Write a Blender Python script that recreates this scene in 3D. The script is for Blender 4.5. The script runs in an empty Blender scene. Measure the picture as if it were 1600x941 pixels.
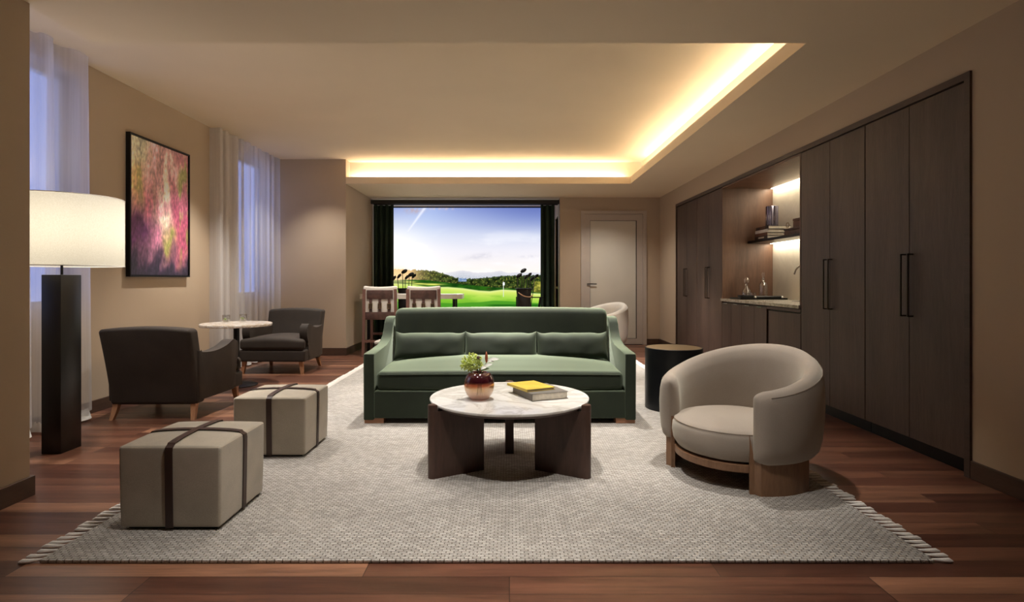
import bpy, bmesh, math, random
from mathutils import Vector, Matrix, noise
PI = math.pi
C = bpy.context.scene.collection
scene = bpy.context.scene

# ------------------------------------------------------------------ camera, world, light, exposure
cd = bpy.data.cameras.new('camera'); cam = bpy.data.objects.new('camera', cd); C.objects.link(cam)
cam.location = (0, 0, 1.2); cam.rotation_euler = (PI/2, 0, 0)
cd.sensor_width = 36; cd.lens = 36*890/1600; cd.shift_x = 4/1600; cd.shift_y = -32.5/1600
cd.clip_start = .05; cd.clip_end = 200
scene.camera = cam
vs = scene.view_settings
vs.view_transform = 'Standard'; vs.look = 'None'; vs.gamma = 1; vs.use_curve_mapping = False; vs.exposure = 0.0
w = bpy.data.worlds.new('dusk'); scene.world = w; w.use_nodes = True
bg = w.node_tree.nodes['Background']; bg.inputs[0].default_value = (.20, .25, .52, 1); bg.inputs[1].default_value = 2.1

WARM = (1, .74, .46); SOFT = (1, .80, .58); NEUT = (1, .88, .72)
def area(name, loc, rot, sx, sy, power, col, spread=PI):
    l = bpy.data.lights.new(name, 'AREA'); l.shape = 'RECTANGLE'; l.size = sx; l.size_y = sy
    l.energy = power; l.color = col; l.spread = spread
    o = bpy.data.objects.new(name, l); C.objects.link(o); o.location = loc; o.rotation_euler = rot; return o
def spot(name, loc, power, col=SOFT, ang=90, blend=.7, size=.06, tgt=None):
    l = bpy.data.lights.new(name, 'SPOT'); l.energy = power; l.color = col; l.spot_size = math.radians(ang)
    l.spot_blend = blend; l.shadow_soft_size = size
    o = bpy.data.objects.new(name, l); C.objects.link(o); o.location = loc
    if tgt: o.rotation_euler = (Vector(tgt)-Vector(loc)).to_track_quat('-Z', 'Y').to_euler()
    return o
# cove strips (lie in the trough behind the lip and shine up and into the room)
COVE = (1, 1, .92)
area('cove_light_back', (-.35, 9.27, 2.815), (PI+math.radians(-64), 0, 0), 4.4, .04, 37, COVE)
area('cove_light_right', (2.12, 6.35, 2.815), (PI, math.radians(64), 0), .04, 5.1, 45, COVE)
area('cove_light_back', (-.35, 9.21, 2.80), (PI, 0, 0), 4.4, .16, 5, COVE)
area('cove_light_right', (2.05, 6.35, 2.80), (PI, 0, 0), .16, 5.1, 6.5, COVE)
# recessed downlights, plus spots added to brighten stools, pilaster and the lamp's floor
DL = (1, .94, .86)
for (x, y, p, a) in ((0, 3.75, 370, 58), (-.75, 5.50, 470, 60), (.6, 5.50, 470, 60), (-1.30, 3.95, 190, 60), (1.35, 3.80, 300, 62),
                     (-.1, 6.6, 560, 76), (-3.0, 6.55, 360, 84), (-2.5, 5.0, 200, 80), (-2.55, 4.2, 190, 56), (-1.7, 8.15, 260, 74), (-2.9, 8.35, 150, 96), (1.5, 6.4, 220, 70)):
    spot('downlight_fill_tray', (x, y, 3.12), p, DL, ang=a, tgt=(x, y, 0))
for (x, y, p, a) in ((1.6, 9.60, 150, 130), (-1.2, 9.6, 240, 85), (2.03, 8.1, 650, 62), (0, 9.75, 200, 85), (-.6, 2.30, 225, 85), (.6, 2.30, 225, 85)):
    spot('downlight_soffit', (x, y, 2.73), p, DL, ang=a, tgt=(x, y, 0), blend=1)
# under shelf and niche strips
area('niche_light_top', (3.40, 6.5, 2.40), (0, 0, 0), .03, 1.9, 8.5, (1, .88, .66))
area('niche_light_shelf', (3.40, 6.5, 1.675), (0, 0, 0), .03, 1.9, 7.5, (1, .90, .70))

# ------------------------------------------------------------------ materials
def hexc(r, g, b):
    f = lambda v: (v/255/12.92) if v/255 <= .04045 else ((v/255+.055)/1.055)**2.4
    return (f(r), f(g), f(b), 1)
class N:
    def __init__(s, name):
        s.m = bpy.data.materials.new(name); s.m.use_nodes = True; s.t = s.m.node_tree
        s.b = s.t.nodes['Principled BSDF']; s.out = s.t.nodes['Material Output']
    def n(s, ty, **k):
        x = s.t.nodes.new(ty)
        for a, v in k.items():
            if a.startswith('i_'): x.inputs[a[2:].replace('_', ' ')].default_value = v
            else: setattr(x, a, v)
        return x
    def l(s, a, b): s.t.links.new(a, b)
    def coords(s, scale=(1, 1, 1), rot=(0, 0, 0), src='Object'):
        tc = s.n('ShaderNodeTexCoord'); mp = s.n('ShaderNodeMapping')
        mp.inputs['Scale'].default_value = scale; mp.inputs['Rotation'].default_value = rot
        s.l(tc.outputs[src], mp.inputs[0]); return mp.outputs[0]
    def noise(s, vec, scale, detail=3, rough=.5, dist=0):
        x = s.n('ShaderNodeTexNoise'); x.inputs['Scale'].default_value = scale; x.inputs['Detail'].default_value = detail
        x.inputs['Roughness'].default_value = rough; x.inputs['Distortion'].default_value = dist
        s.l(vec, x.inputs['Vector']); return x.outputs['Fac']
    def ramp(s, fac, stops):
        r = s.n('ShaderNodeValToRGB'); e = r.color_ramp.elements
        while len(e) > 1: e.remove(e[-1])
        e[0].position = stops[0][0]; e[0].color = stops[0][1]
        for p, c in stops[1:]:
            q = e.new(p); q.color = c
        s.l(fac, r.inputs[0]); return r.outputs[0]
    def bump(s, h, strength, dist=.002):
        b = s.n('ShaderNodeBump'); b.inputs['Strength'].default_value = strength; b.inputs['Distance'].default_value = dist
        s.l(h, b.inputs['Height']); s.l(b.outputs[0], s.b.inputs['Normal'])
    def mix(s, a, b, f, mode='MIX'):
        x = s.n('ShaderNodeMix'); x.data_type = 'RGBA'; x.blend_type = mode
        for sock, v in ((x.inputs[0], f), (x.inputs[6], a), (x.inputs[7], b)):
            if hasattr(v, 'is_linked'): s.l(v, sock)
            else: sock.default_value = v
        return x.outputs[2]
    def set(s, **k):
        for a, v in k.items():
            s.b.inputs[a.replace('_', ' ')].default_value = v
        return s
def plain(name, col, rough=.5, metal=0, nz=.12, scale=8, **k):
    m = N(name); v = m.coords()
    f = m.noise(v, scale, 4)
    c0 = tuple(x*(1-nz) for x in col[:3])+(1,); c1 = tuple(min(1, x*(1+nz)) for x in col[:3])+(1,)
    m.l(m.ramp(f, [(.3, c0), (.7, c1)]), m.b.inputs['Base Color'])
    m.set(Roughness=rough, Metallic=metal, **k); return m.m
def paint(name, col, rough=.85):
    m = N(name); v = m.coords()
    f = m.noise(v, 1.3, 3)
    m.l(m.ramp(f, [(.3, tuple(x*.96 for x in col[:3])+(1,)), (.7, col)]), m.b.inputs['Base Color'])
    m.bump(m.noise(m.coords(), 240, 2), .08, .001); m.set(Roughness=rough); return m.m
def wood(name, dark, light, axis='Z', scale=1.0, rough=.45, bumpy=.15):
    m = N(name)
    sc = {'X': (.12, 1, 1), 'Y': (1, .12, 1), 'Z': (1, 1, .12)}[axis]
    v = m.coords(tuple(scale*a for a in sc))
    big = m.noise(v, 7, 5, .6, .6); fine = m.noise(v, 60, 6, .7, .2)
    f = m.n('ShaderNodeMath', operation='MULTIPLY_ADD'); m.l(fine, f.inputs[0]); f.inputs[1].default_value = .45
    g = m.n('ShaderNodeMath', operation='MULTIPLY'); m.l(big, g.inputs[0]); g.inputs[1].default_value = .6
    m.l(g.outputs[0], f.inputs[2])
    m.l(m.ramp(f.outputs[0], [(.32, dark), (.72, light)]), m.b.inputs['Base Color'])
    m.bump(fine, bumpy, .0015); m.set(Roughness=rough); return m.m
def cloth(name, dark, light, rough=.9, sheen=.3, weave=500, sheen_rough=.4, bstr=.35, patch=3, tint=None, graze=None):
    m = N(name); v = m.coords()
    a = m.noise(v, patch, 3, .55, .3); b = m.noise(m.coords((1, 1, 1)), weave, 2)
    f = m.n('ShaderNodeMath', operation='MULTIPLY_ADD'); m.l(b, f.inputs[0]); f.inputs[1].default_value = .5
    g = m.n('ShaderNodeMath', operation='MULTIPLY'); m.l(a, g.inputs[0]); g.inputs[1].default_value = .5; m.l(g.outputs[0], f.inputs[2])
    col = m.ramp(f.outputs[0], [(.35, dark), (.65, light)])
    if graze:      # velvet sheen put into the base colour: paler at grazing view
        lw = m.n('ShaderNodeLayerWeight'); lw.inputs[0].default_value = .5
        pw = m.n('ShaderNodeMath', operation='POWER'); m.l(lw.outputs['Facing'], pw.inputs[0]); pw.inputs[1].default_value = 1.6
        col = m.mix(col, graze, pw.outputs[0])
    m.l(col, m.b.inputs['Base Color'])
    m.bump(b, bstr, .001)
    m.set(Roughness=rough, Sheen_Weight=sheen, Sheen_Roughness=sheen_rough); m.b.inputs['Sheen Tint'].default_value = tint or tuple(min(1, x*3) for x in light[:3])+(1,)
    return m.m
def marble(name, base, vein, scale=3.0, rough=.12):
    m = N(name); v = m.coords()
    n1 = m.noise(v, scale, 6, .6, 1.6); n2 = m.noise(v, scale*2.3, 8, .65, 2.5)
    r1 = m.ramp(n1, [(.44, (0, 0, 0, 1)), (.50, (1, 1, 1, 1)), (.56, (0, 0, 0, 1))])
    r2 = m.ramp(n2, [(.47, (0, 0, 0, 1)), (.50, (.5, .5, .5, 1)), (.53, (0, 0, 0, 1))])
    q = m.mix(r1, r2, .5, 'ADD')
    m.l(m.mix(base, vein, q), m.b.inputs['Base Color']); m.set(Roughness=rough); return m.m
def glassy(name, col=(1, 1, 1, 1), gloss=.12, tint=.9, rough=.02, fm=.6):
    m = N(name); m.t.nodes.remove(m.b)
    tr = m.n('ShaderNodeBsdfTransparent'); tr.inputs[0].default_value = tuple(c*tint for c in col[:3])+(1,)
    gl = m.n('ShaderNodeBsdfGlossy'); gl.inputs['Roughness'].default_value = rough
    fr = m.n('ShaderNodeLayerWeight'); fr.inputs[0].default_value = .35
    mx = m.n('ShaderNodeMixShader')
    mm = m.n('ShaderNodeMath', operation='MULTIPLY_ADD'); m.l(fr.outputs['Facing'], mm.inputs[0]); mm.inputs[1].default_value = fm; mm.inputs[2].default_value = gloss
    m.l(mm.outputs[0], mx.inputs[0]); m.l(tr.outputs[0], mx.inputs[1]); m.l(gl.outputs[0], mx.inputs[2]); m.l(mx.outputs[0], m.out.inputs[0]); return m.m
def emit(name, col, st):
    m = N(name); m.set(Emission_Strength=st, Roughness=.6); m.b.inputs['Emission Color'].default_value = col; m.b.inputs['Base Color'].default_value = col; return m.m
def sheer(name, col, transp):
    m = N(name); m.t.nodes.remove(m.b)
    v = m.coords((1, 1, .02)); f = m.noise(v, 60, 3)
    rr = m.ramp(f, [(.35, (transp-.025,)*3+(1,)), (.65, (transp+.025,)*3+(1,))])
    tr = m.n('ShaderNodeBsdfTransparent'); tl = m.n('ShaderNodeBsdfTranslucent'); df = m.n('ShaderNodeBsdfDiffuse')
    tl.inputs[0].default_value = col; df.inputs[0].default_value = col
    a = m.n('ShaderNodeMixShader'); a.inputs[0].default_value = .5; m.l(df.outputs[0], a.inputs[1]); m.l(tl.outputs[0], a.inputs[2])
    b = m.n('ShaderNodeMixShader'); m.l(rr, b.inputs[0]); m.l(a.outputs[0], b.inputs[1]); m.l(tr.outputs[0], b.inputs[2])
    m.l(b.outputs[0], m.out.inputs[0]); return m.m
def vcol(name, strength=None, rough=.5):
    m = N(name); a = m.n('ShaderNodeAttribute'); a.attribute_name = 'Col'
    if strength is None:
        m.l(a.outputs['Color'], m.b.inputs['Base Color']); m.set(Roughness=rough)
        m.bump(m.noise(m.coords((1, 1, .4)), 90, 4), .4, .003)
    else:
        e = m.n('ShaderNodeEmission'); m.l(a.outputs['Color'], e.inputs[0]); e.inputs[1].default_value = strength; m.l(e.outputs[0], m.out.inputs[0])
    return m.m

def floor_mat():
    m = N('walnut_planks'); v = m.coords()
    def brick(c1, c2, mo):
        b = m.n('ShaderNodeTexBrick', offset=.41, offset_frequency=3, squash=1)
        b.inputs['Scale'].default_value = 1; b.inputs['Brick Width'].default_value = 1.45; b.inputs['Row Height'].default_value = .128
        b.inputs['Mortar Size'].default_value = .0016; b.inputs['Mortar Smooth'].default_value = .3; b.inputs['Bias'].default_value = 0
        b.inputs['Color1'].default_value = c1; b.inputs['Color2'].default_value = c2; b.inputs['Mortar'].default_value = mo
        m.l(v, b.inputs['Vector']); return b
    b = brick((0, 0, 0, 1), (1, 1, 1, 1), (.5, .5, .5, 1))
    sep = m.n('ShaderNodeSeparateXYZ'); m.l(v, sep.inputs[0])
    # grain coordinates are shifted plank by plank
    cmb = m.n('ShaderNodeCombineXYZ')
    ax = m.n('ShaderNodeMath', operation='MULTIPLY_ADD'); m.l(b.outputs['Color'], ax.inputs[0]); ax.inputs[1].default_value = 17; 
    sx = m.n('ShaderNodeMath', operation='MULTIPLY'); m.l(sep.outputs[0], sx.inputs[0]); sx.inputs[1].default_value = .08
    m.l(sx.outputs[0], ax.inputs[2]); m.l(ax.outputs[0], cmb.inputs[0]); m.l(sep.outputs[1], cmb.inputs[1]); m.l(b.outputs['Color'], cmb.inputs[2])
    g1 = m.noise(cmb.outputs[0], 10, 6, .6, .8); g2 = m.noise(cmb.outputs[0], 90, 5, .7)
    base = m.ramp(b.outputs['Color'], [(0, (.080, .032, .021, 1)), (.35, (.115, .047, .030, 1)), (.7, (.175, .080, .050, 1)), (1, (.30, .155, .095, 1))])
    gr = m.ramp(g1, [(.3, (.50, .45, .42, 1)), (.7, (1.3, 1.22, 1.15, 1))])
    c = m.mix(base, gr, 1.0, 'MULTIPLY')
    gf = m.ramp(g2, [(.3, (.78, .78, .78, 1)), (.7, (1.12, 1.12, 1.12, 1))])
    c = m.mix(c, gf, 1.0, 'MULTIPLY')
    c = m.mix(c, (.008, .004, .003, 1), b.outputs['Fac'])
    m.l(c, m.b.inputs['Base Color'])
    inv = m.n('ShaderNodeMath', operation='MULTIPLY_ADD'); m.l(b.outputs['Fac'], inv.inputs[0]); inv.inputs[1].default_value = -1; m.l(g2, inv.inputs[2])
    m.bump(inv.outputs[0], .18, .002); m.set(Roughness=.36); return m.m
def rug_mat():
    m = N('woven_rug'); v = m.coords((1, 1, 1))
    b = m.n('ShaderNodeTexBrick', offset=.5, offset_frequency=2)
    nz = m.n('ShaderNodeTexNoise'); nz.inputs['Scale'].default_value = 30; m.l(v, nz.inputs['Vector'])
    dv = m.mix(v, nz.outputs['Color'], .006)
    b.inputs['Scale'].default_value = 1; b.inputs['Brick Width'].default_value = .034; b.inputs['Row Height'].default_value = .0165
    b.inputs['Mortar Size'].default_value = .0036; b.inputs['Mortar Smooth'].default_value = 1.0
    b.inputs['Color1'].default_value = (.46, .43, .395, 1); b.inputs['Color2'].default_value = (.65, .62, .58, 1); b.inputs['Mortar'].default_value = (.22, .19, .16, 1)
    m.l(dv, b.inputs['Vector'])
    f = m.noise(v, 220, 2); f2 = m.noise(v, 2.5, 3)
    c = m.mix(b.outputs['Color'], m.ramp(f, [(.3, (.78, .78, .78, 1)), (.7, (1.18, 1.18, 1.18, 1))]), 1.0, 'MULTIPLY')
    c = m.mix(c, m.ramp(f2, [(.3, (.9, .9, .9, 1)), (.7, (1.05, 1.05, 1.05, 1))]), 1.0, 'MULTIPLY')
    m.l(c, m.b.inputs['Base Color'])
    inv = m.n('ShaderNodeMath', operation='MULTIPLY_ADD'); m.l(b.outputs['Fac'], inv.inputs[0]); inv.inputs[1].default_value = -1; m.l(f, inv.inputs[2])
    m.bump(inv.outputs[0], .9, .006); m.set(Roughness=.95); return m.m

M = dict(
 wall=paint('wall_paint', (.50, .39, .28, 1)), ceil=paint('ceiling_paint', (.79, .65, .465, 1)),
 floor=floor_mat(), rug=rug_mat(),
 fringe=cloth('cream_yarn', (.78, .74, .68, 1), (.93, .90, .86, 1), weave=200),
 base=wood('dark_baseboard', (.045, .024, .015, 1), (.10, .055, .036, 1), 'Y', 1),
 basex=wood('dark_baseboard_x', (.045, .024, .015, 1), (.10, .055, .036, 1), 'X', 1),
 cab=wood('cabinet_walnut', (.040, .024, .018, 1), (.104, .064, .048, 1), 'Z', 1.0, .5, .12),
 cabx=wood('cabinet_walnut_across', (.044, .026, .020, 1), (.096, .060, .045, 1), 'Y', 1.0, .5, .12),
 niche=wood('niche_walnut', (.075, .036, .022, 1), (.175, .088, .052, 1), 'Z', 1.2, .45, .15),
 black=plain('black_metal', (.012, .011, .011, 1), .4, .6), bronze=plain('dark_bronze', (.05, .035, .025, 1), .35, .8),
 ebony=wood('ebony_stain', (.004, .0035, .003, 1), (.011, .009, .008, 1), 'Z', 1, .35, .08),
 splash=marble('cream_stone', (.62, .56, .46, 1), (.58, .52, .425, 1), 1.2, .35),
 top=marble('speckled_stone', (.46, .42, .36, 1), (.26, .23, .19, 1), 9, .25),
 marble=marble('white_marble', (.78, .765, .74, 1), (.60, .57, .53, 1), 2.6, .12),
 marble2=marble('veined_marble', (.82, .78, .72, 1), (.58, .46, .34, 1), 5.0, .15),
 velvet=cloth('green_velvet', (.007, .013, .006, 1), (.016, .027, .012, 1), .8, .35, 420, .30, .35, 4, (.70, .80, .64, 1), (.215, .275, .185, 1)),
 sofaleg=wood('oak_block', (.30, .13, .07, 1), (.48, .24, .13, 1), 'X', 2, .5),
 leg=wood('table_walnut', (.040, .019, .013, 1), (.095, .048, .034, 1), 'Z', 1.5, .4, .1),
 tan=wood('tan_leg_wood', (.26, .12, .06, 1), (.48, .25, .13, 1), 'Z', 2, .4),
 boucle=cloth('taupe_upholstery', (.28, .235, .195, 1), (.385, .33, .28, 1), .92, .35, 600, .5, .25, 2),
 cream=cloth('cream_upholstery', (.60, .55, .48, 1), (.76, .71, .64, 1), .92, .35, 600, .5, .25, 2),
 oak=wood('lounge_oak', (.15, .075, .038, 1), (.30, .165, .09, 1), 'Z', 2.5, .45),
 dvel=cloth('charcoal_velvet', (.019, .013, .009, 1), (.038, .027, .020, 1), .8, .8, 300, .35, .3, 4),
 hide=cloth('pale_hide', (.36, .315, .25, 1), (.50, .445, .36, 1), .9, .35, 380, .45, .3, 5),
 strap=plain('brown_strap', (.045, .022, .016, 1), .5), seam=plain('seam_thread', (.50, .44, .36, 1), .9),
 seam_t=plain('taupe_piping', (.26, .21, .165, 1), .9),
 green=cloth('green_drape', (.006, .016, .008, 1), (.018, .040, .020, 1), .8, .6, 200, .4, .2, 3),
 sheer=sheer('sheer_voile', (.84, .83, .84, 1), .42), hem=cloth('voile_hem', (.72, .70, .66, 1), (.84, .82, .78, 1), weave=200),
 pane=glassy('window_glass', gloss=.0, tint=.98, fm=.08), doorpaint=plain('door_paint', (.50, .43, .37, 1), .5, nz=.03),
 frost=plain('frosted_pane', (.66, .61, .52, 1), .6, nz=.04, scale=1.5),
 winframe=plain('window_frame_white', (.62, .60, .58, 1), .4, nz=.03),
 val=plain('valance_dark', (.022, .018, .016, 1), .7),
 lwood=wood('stool_wood', (.13, .060, .045, 1), (.25, .125, .095, 1), 'Z', 2, .5),
 lthr=plain('brown_leather', (.085, .042, .032, 1), .5, nz=.4, scale=14), brass=plain('aged_brass', (.45, .34, .2, 1), .3, 1),
 white=plain('white_laminate', (.72, .68, .62, 1), .4, nz=.03), shaft=plain('dark_steel_shaft', (.10, .09, .085, 1), .35, .8), steel=plain('steel', (.55, .55, .56, 1), .22, 1),
 bagm=plain('bag_black', (.012, .009, .008, 1), .6), bagp=plain('bag_tan', (.30, .17, .09, 1), .6),
 gtable=plain('bronze_top', (.30, .215, .12, 1), .32, .6, nz=.2, scale=3),
 drum=plain('drum_dark', (.013, .014, .016, 1), .4, .2),
 page=plain('book_pages', (.66, .60, .50, 1), .9, nz=.1, scale=60),
 greyc=cloth('grey_book_cloth', (.13, .12, .105, 1), (.19, .175, .155, 1)),
 yel=plain('yellow_cover', (.62, .45, .06, 1), .45, nz=.18, scale=9), brn=plain('brown_cover', (.13, .055, .035, 1), .5),
 drk=plain('dark_cover', (.03, .018, .015, 1), .5), whc=plain('white_cover', (.60, .58, .55, 1), .5),
 glass=glassy('clear_glass', gloss=.10, tint=.97), lime=plain('lime_green', (.35, .55, .08, 1), .5), ice=glassy('ice', gloss=.25, tint=.95, rough=.15),
 sprig=plain('sprig_green', (.60, .70, .17, 1), .7, nz=.3, scale=60), stem=plain('stem_green', (.06, .10, .03, 1), .6),
 wleaf=plain('white_leaf', (.90, .92, .86, 1), .6), bud=plain('rust_bud', (.42, .11, .04, 1), .6),
)
def vase_mat():
    m = N('plum_glass'); v = m.coords(src='Object'); s = m.n('ShaderNodeSeparateXYZ'); m.l(v, s.inputs[0])
    d = m.n('ShaderNodeMath', operation='MULTIPLY'); m.l(s.outputs[2], d.inputs[0]); d.inputs[1].default_value = 1/.17
    col = m.ramp(d.outputs[0], [(0, (.78, .50, .42, 1)), (.18, (.92, .78, .64, 1)), (.45, (.90, .74, .52, 1)), (.58, (.75, .36, .22, 1)), (.68, (.16, .02, .035, 1)), (1, (.22, .04, .06, 1))])
    tr = m.n('ShaderNodeBsdfTransparent'); m.l(col, tr.inputs[0])
    gl = m.n('ShaderNodeBsdfGlossy'); gl.inputs['Roughness'].default_value = .05
    df = m.n('ShaderNodeBsdfDiffuse'); m.l(col, df.inputs[0])
    a = m.n('ShaderNodeMixShader'); a.inputs[0].default_value = .2; m.l(tr.outputs[0], a.inputs[1]); m.l(df.outputs[0], a.inputs[2])
    fr = m.n('ShaderNodeLayerWeight'); fr.inputs[0].default_value = .3
    q = m.n('ShaderNodeMath', operation='MULTIPLY_ADD'); m.l(fr.outputs['Facing'], q.inputs[0]); q.inputs[1].default_value = .45; q.inputs[2].default_value = .06
    b = m.n('ShaderNodeMixShader'); m.l(q.outputs[0], b.inputs[0]); m.l(a.outputs[0], b.inputs[1]); m.l(gl.outputs[0], b.inputs[2])
    m.l(b.outputs[0], m.out.inputs[0]); return m.m
M['vase'] = vase_mat()
def shade_mat():
    m = N('lamp_shade_linen'); m.t.nodes.remove(m.b)
    f = m.noise(m.coords((1, 1, 1)), 160, 3); c = m.ramp(f, [(.3, (.60, .575, .49, 1)), (.7, (.68, .66, .585, 1))])
    tl = m.n('ShaderNodeBsdfTranslucent'); df = m.n('ShaderNodeBsdfDiffuse'); m.l(c, tl.inputs[0]); m.l(c, df.inputs[0])
    a = m.n('ShaderNodeMixShader'); a.inputs[0].default_value = .62; m.l(df.outputs[0], a.inputs[1]); m.l(tl.outputs[0], a.inputs[2]); m.l(a.outputs[0], m.out.inputs[0]); return m.m
M['shade'] = shade_mat()

# ------------------------------------------------------------------ mesh helpers
def obj(name, bm, mat, parent=None, smooth=True, loc=None, ang=40, kind=None, label=None):
    me = bpy.data.meshes.new(name)
    bmesh.ops.recalc_face_normals(bm, faces=bm.faces)
    bm.to_mesh(me); bm.free()
    if smooth:
        for p in me.polygons: p.use_smooth = True
        me.set_sharp_from_angle(angle=math.radians(ang))
    o = bpy.data.objects.new(name, me); C.objects.link(o)
    for m in (mat if isinstance(mat, (list, tuple)) else [mat]): me.materials.append(M[m] if isinstance(m, str) else m)
    if parent: o.parent = parent
    if loc: o.location = loc
    if kind: o['kind'] = kind
    if label: o['label'] = label
    return o
def tag(o, label, cat, group=None, kind=None):
    o['label'] = label; o['category'] = cat
    if group: o['group'] = group
    if kind: o['kind'] = kind
    return o
def thing(name, label, cat, loc=(0, 0, 0), rz=0, group=None):
    o = bpy.data.objects.new(name, None); C.objects.link(o); o.empty_display_size = .1
    o.location = loc; o.rotation_euler = (0, 0, rz); return tag(o, label, cat, group)
def struct(name, bm, mat, parent=None, **k):
    o = obj(name, bm, mat, parent, smooth=k.pop('smooth', False), **k)
    if not parent: o['kind'] = 'structure'
    return o
def dup(root, loc, rz, label):
    def cp(o, par):
        c = o.copy(); C.objects.link(c); c.parent = par
        for ch in kids[o.name]: cp(ch, c)
        return c
    kids = {}
    def walk(o):
        kids[o.name] = [c for c in C.objects if c.parent == o]
        for c in kids[o.name]: walk(c)
    walk(root)
    r = cp(root, None); r.location = loc; r.rotation_euler = (0, 0, rz); r['label'] = label; return r
def box(bm, x0, x1, y0, y1, z0, z1, bev=0, seg=2):
    r = bmesh.ops.create_cube(bm, size=1); vs_ = r['verts']
    for v in vs_:
        v.co = Vector(((x0+x1)/2+v.co.x*(x1-x0), (y0+y1)/2+v.co.y*(y1-y0), (z0+z1)/2+v.co.z*(z1-z0)))
    if bev:
        es = list({e for v in vs_ for e in v.link_edges})
        bmesh.ops.bevel(bm, geom=es, offset=bev, segments=seg, profile=.5, affect='EDGES')
    return bm
def B(x0, x1, y0, y1, z0, z1, bev=0, seg=2): return box(bmesh.new(), x0, x1, y0, y1, z0, z1, bev, seg)
def grid_faces(bm, rows, close_u=False, close_v=False):
    n = len(rows); m = len(rows[0])
    for i in range(n if close_v else n-1):
        for j in range(m if close_u else m-1):
            a, b_, c, d = rows[i][j], rows[i][(j+1) % m], rows[(i+1) % n][(j+1) % m], rows[(i+1) % n][j]
            if len({a, b_, c, d}) == 4:
                try: bm.faces.new((a, b_, c, d))
                except ValueError: pass
def loft(secs, bm=None, caps=True, close_v=False):
    bm = bm or bmesh.new()
    rows = [[bm.verts.new(p) for p in s] for s in secs]
    grid_faces(bm, rows, True, close_v)
    if caps and not close_v:
        bm.faces.new(rows[0]); bm.faces.new(list(reversed(rows[-1])))
    return bm
def lathe(prof, seg=48, bm=None, c=(0, 0, 0)):
    bm = bm or bmesh.new(); rows = []
    for r, z in prof:
        if r < 1e-6: v = bm.verts.new((c[0], c[1], c[2]+z)); rows.append([v]*seg)
        else: rows.append([bm.verts.new((c[0]+r*math.cos(2*PI*k/seg), c[1]+r*math.sin(2*PI*k/seg), c[2]+z)) for k in range(seg)])
    for i in range(len(rows)-1):
        for j in range(seg):
            q = []
            for v in (rows[i][j], rows[i][(j+1) % seg], rows[i+1][(j+1) % seg], rows[i+1][j]):
                if v not in q: q.append(v)
            if len(q) > 2: bm.faces.new(q)
    return bm
def tube(pts, r, seg=8, bm=None, closed=False, flat=None):
    bm = bm or bmesh.new(); pts = [Vector(p) for p in pts]; n = len(pts); rows = []
    rr = r if isinstance(r, (list, tuple)) else [r]*n
    up = None
    for i, p in enumerate(pts):
        a = pts[(i-1) % n] if (closed or i > 0) else p; b_ = pts[(i+1) % n] if (closed or i < n-1) else p
        t = (b_-a).normalized()
        if up is None: up = Vector((0, 0, 1)) if abs(t.z) < .9 else Vector((1, 0, 0))
        s = t.cross(up)
        if s.length < 1e-5: s = t.orthogonal()
        s.normalize(); u = s.cross(t).normalized(); up = u
        rows.append([bm.verts.new(p+s*math.cos(2*PI*k/seg)*rr[i]+u*math.sin(2*PI*k/seg)*rr[i]*(flat or 1)) for k in range(seg)])
    grid_faces(bm, rows, True, closed)
    if not closed: bm.faces.new(rows[0]); bm.faces.new(list(reversed(rows[-1])))
    return bm
def prism(poly, axis, a0, a1, bev=0, seg=3, bm=None):
    """poly in the plane across axis: X -> (y,z); Y -> (x,z); Z -> (x,y)"""
    bm = bm or bmesh.new()
    mk = {'X': lambda p, a: (a, p[0], p[1]), 'Y': lambda p, a: (p[0], a, p[1]), 'Z': lambda p, a: (p[0], p[1], a)}[axis]
    v0 = [bm.verts.new(mk(p, a0)) for p in poly]; v1 = [bm.verts.new(mk(p, a1)) for p in poly]
    n = len(poly); f0 = bm.faces.new(v0); f1 = bm.faces.new(list(reversed(v1)))
    for i in range(n): bm.faces.new((v0[i], v1[i], v1[(i+1) % n], v0[(i+1) % n]))
    if bev:
        es = list(f0.edges)+list(f1.edges)
        bmesh.ops.bevel(bm, geom=es, offset=bev, segments=seg, profile=.5, affect='EDGES')
    return bm
def rbox(w, d, h, r, n=(8, 8, 6), warp=None, bm=None, k=4):
    """rounded box centred at origin, dense grid, optional warp(Vector)->Vector"""
    bm = bm or bmesh.new(); half = (w/2, d/2, h/2)
    def samples(hh, m):
        rr = min(r, hh*.999); s = []
        for i in range(k): s.append(-(hh-rr)-rr*math.tan(PI/4*(1-i/k)))
        for i in range(m+1): s.append(-(hh-rr)+2*(hh-rr)*i/m)
        for i in range(1, k+1): s.append((hh-rr)+rr*math.tan(PI/4*i/k))
        return s
    S = [samples(half[a], n[a]) for a in range(3)]
    cache = {}
    def vert(p):
        key = tuple(round(x, 6) for x in p)
        if key in cache: return cache[key]
        q = Vector([max(-(half[a]-min(r, half[a]*.999)), min(half[a]-min(r, half[a]*.999), p[a])) for a in range(3)])
        dlt = Vector(p)-q
        res = q+dlt.normalized()*r if dlt.length > 1e-9 else Vector(p)
        if warp: res = warp(res)
        v = bm.verts.new(res); cache[key] = v; return v
    for a in range(3):
        b_, c = (a+1) % 3, (a+2) % 3
        for sgn in (-1, 1):
            for i in range(len(S[b_])-1):
                for j in range(len(S[c])-1):
                    q = []
                    for (ii, jj) in ((i, j), (i+1, j), (i+1, j+1), (i, j+1)):
                        p = [0, 0, 0]; p[a] = sgn*half[a]; p[b_] = S[b_][ii]; p[c] = S[c][jj]
                        v = vert(p)
                        if v not in q: q.append(v)
                    if len(q) > 2:
                        try: bm.faces.new(q)
                        except ValueError: pass
    return bm
def smooth01(t): t = max(0, min(1, t)); return t*t*(3-2*t)
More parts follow.
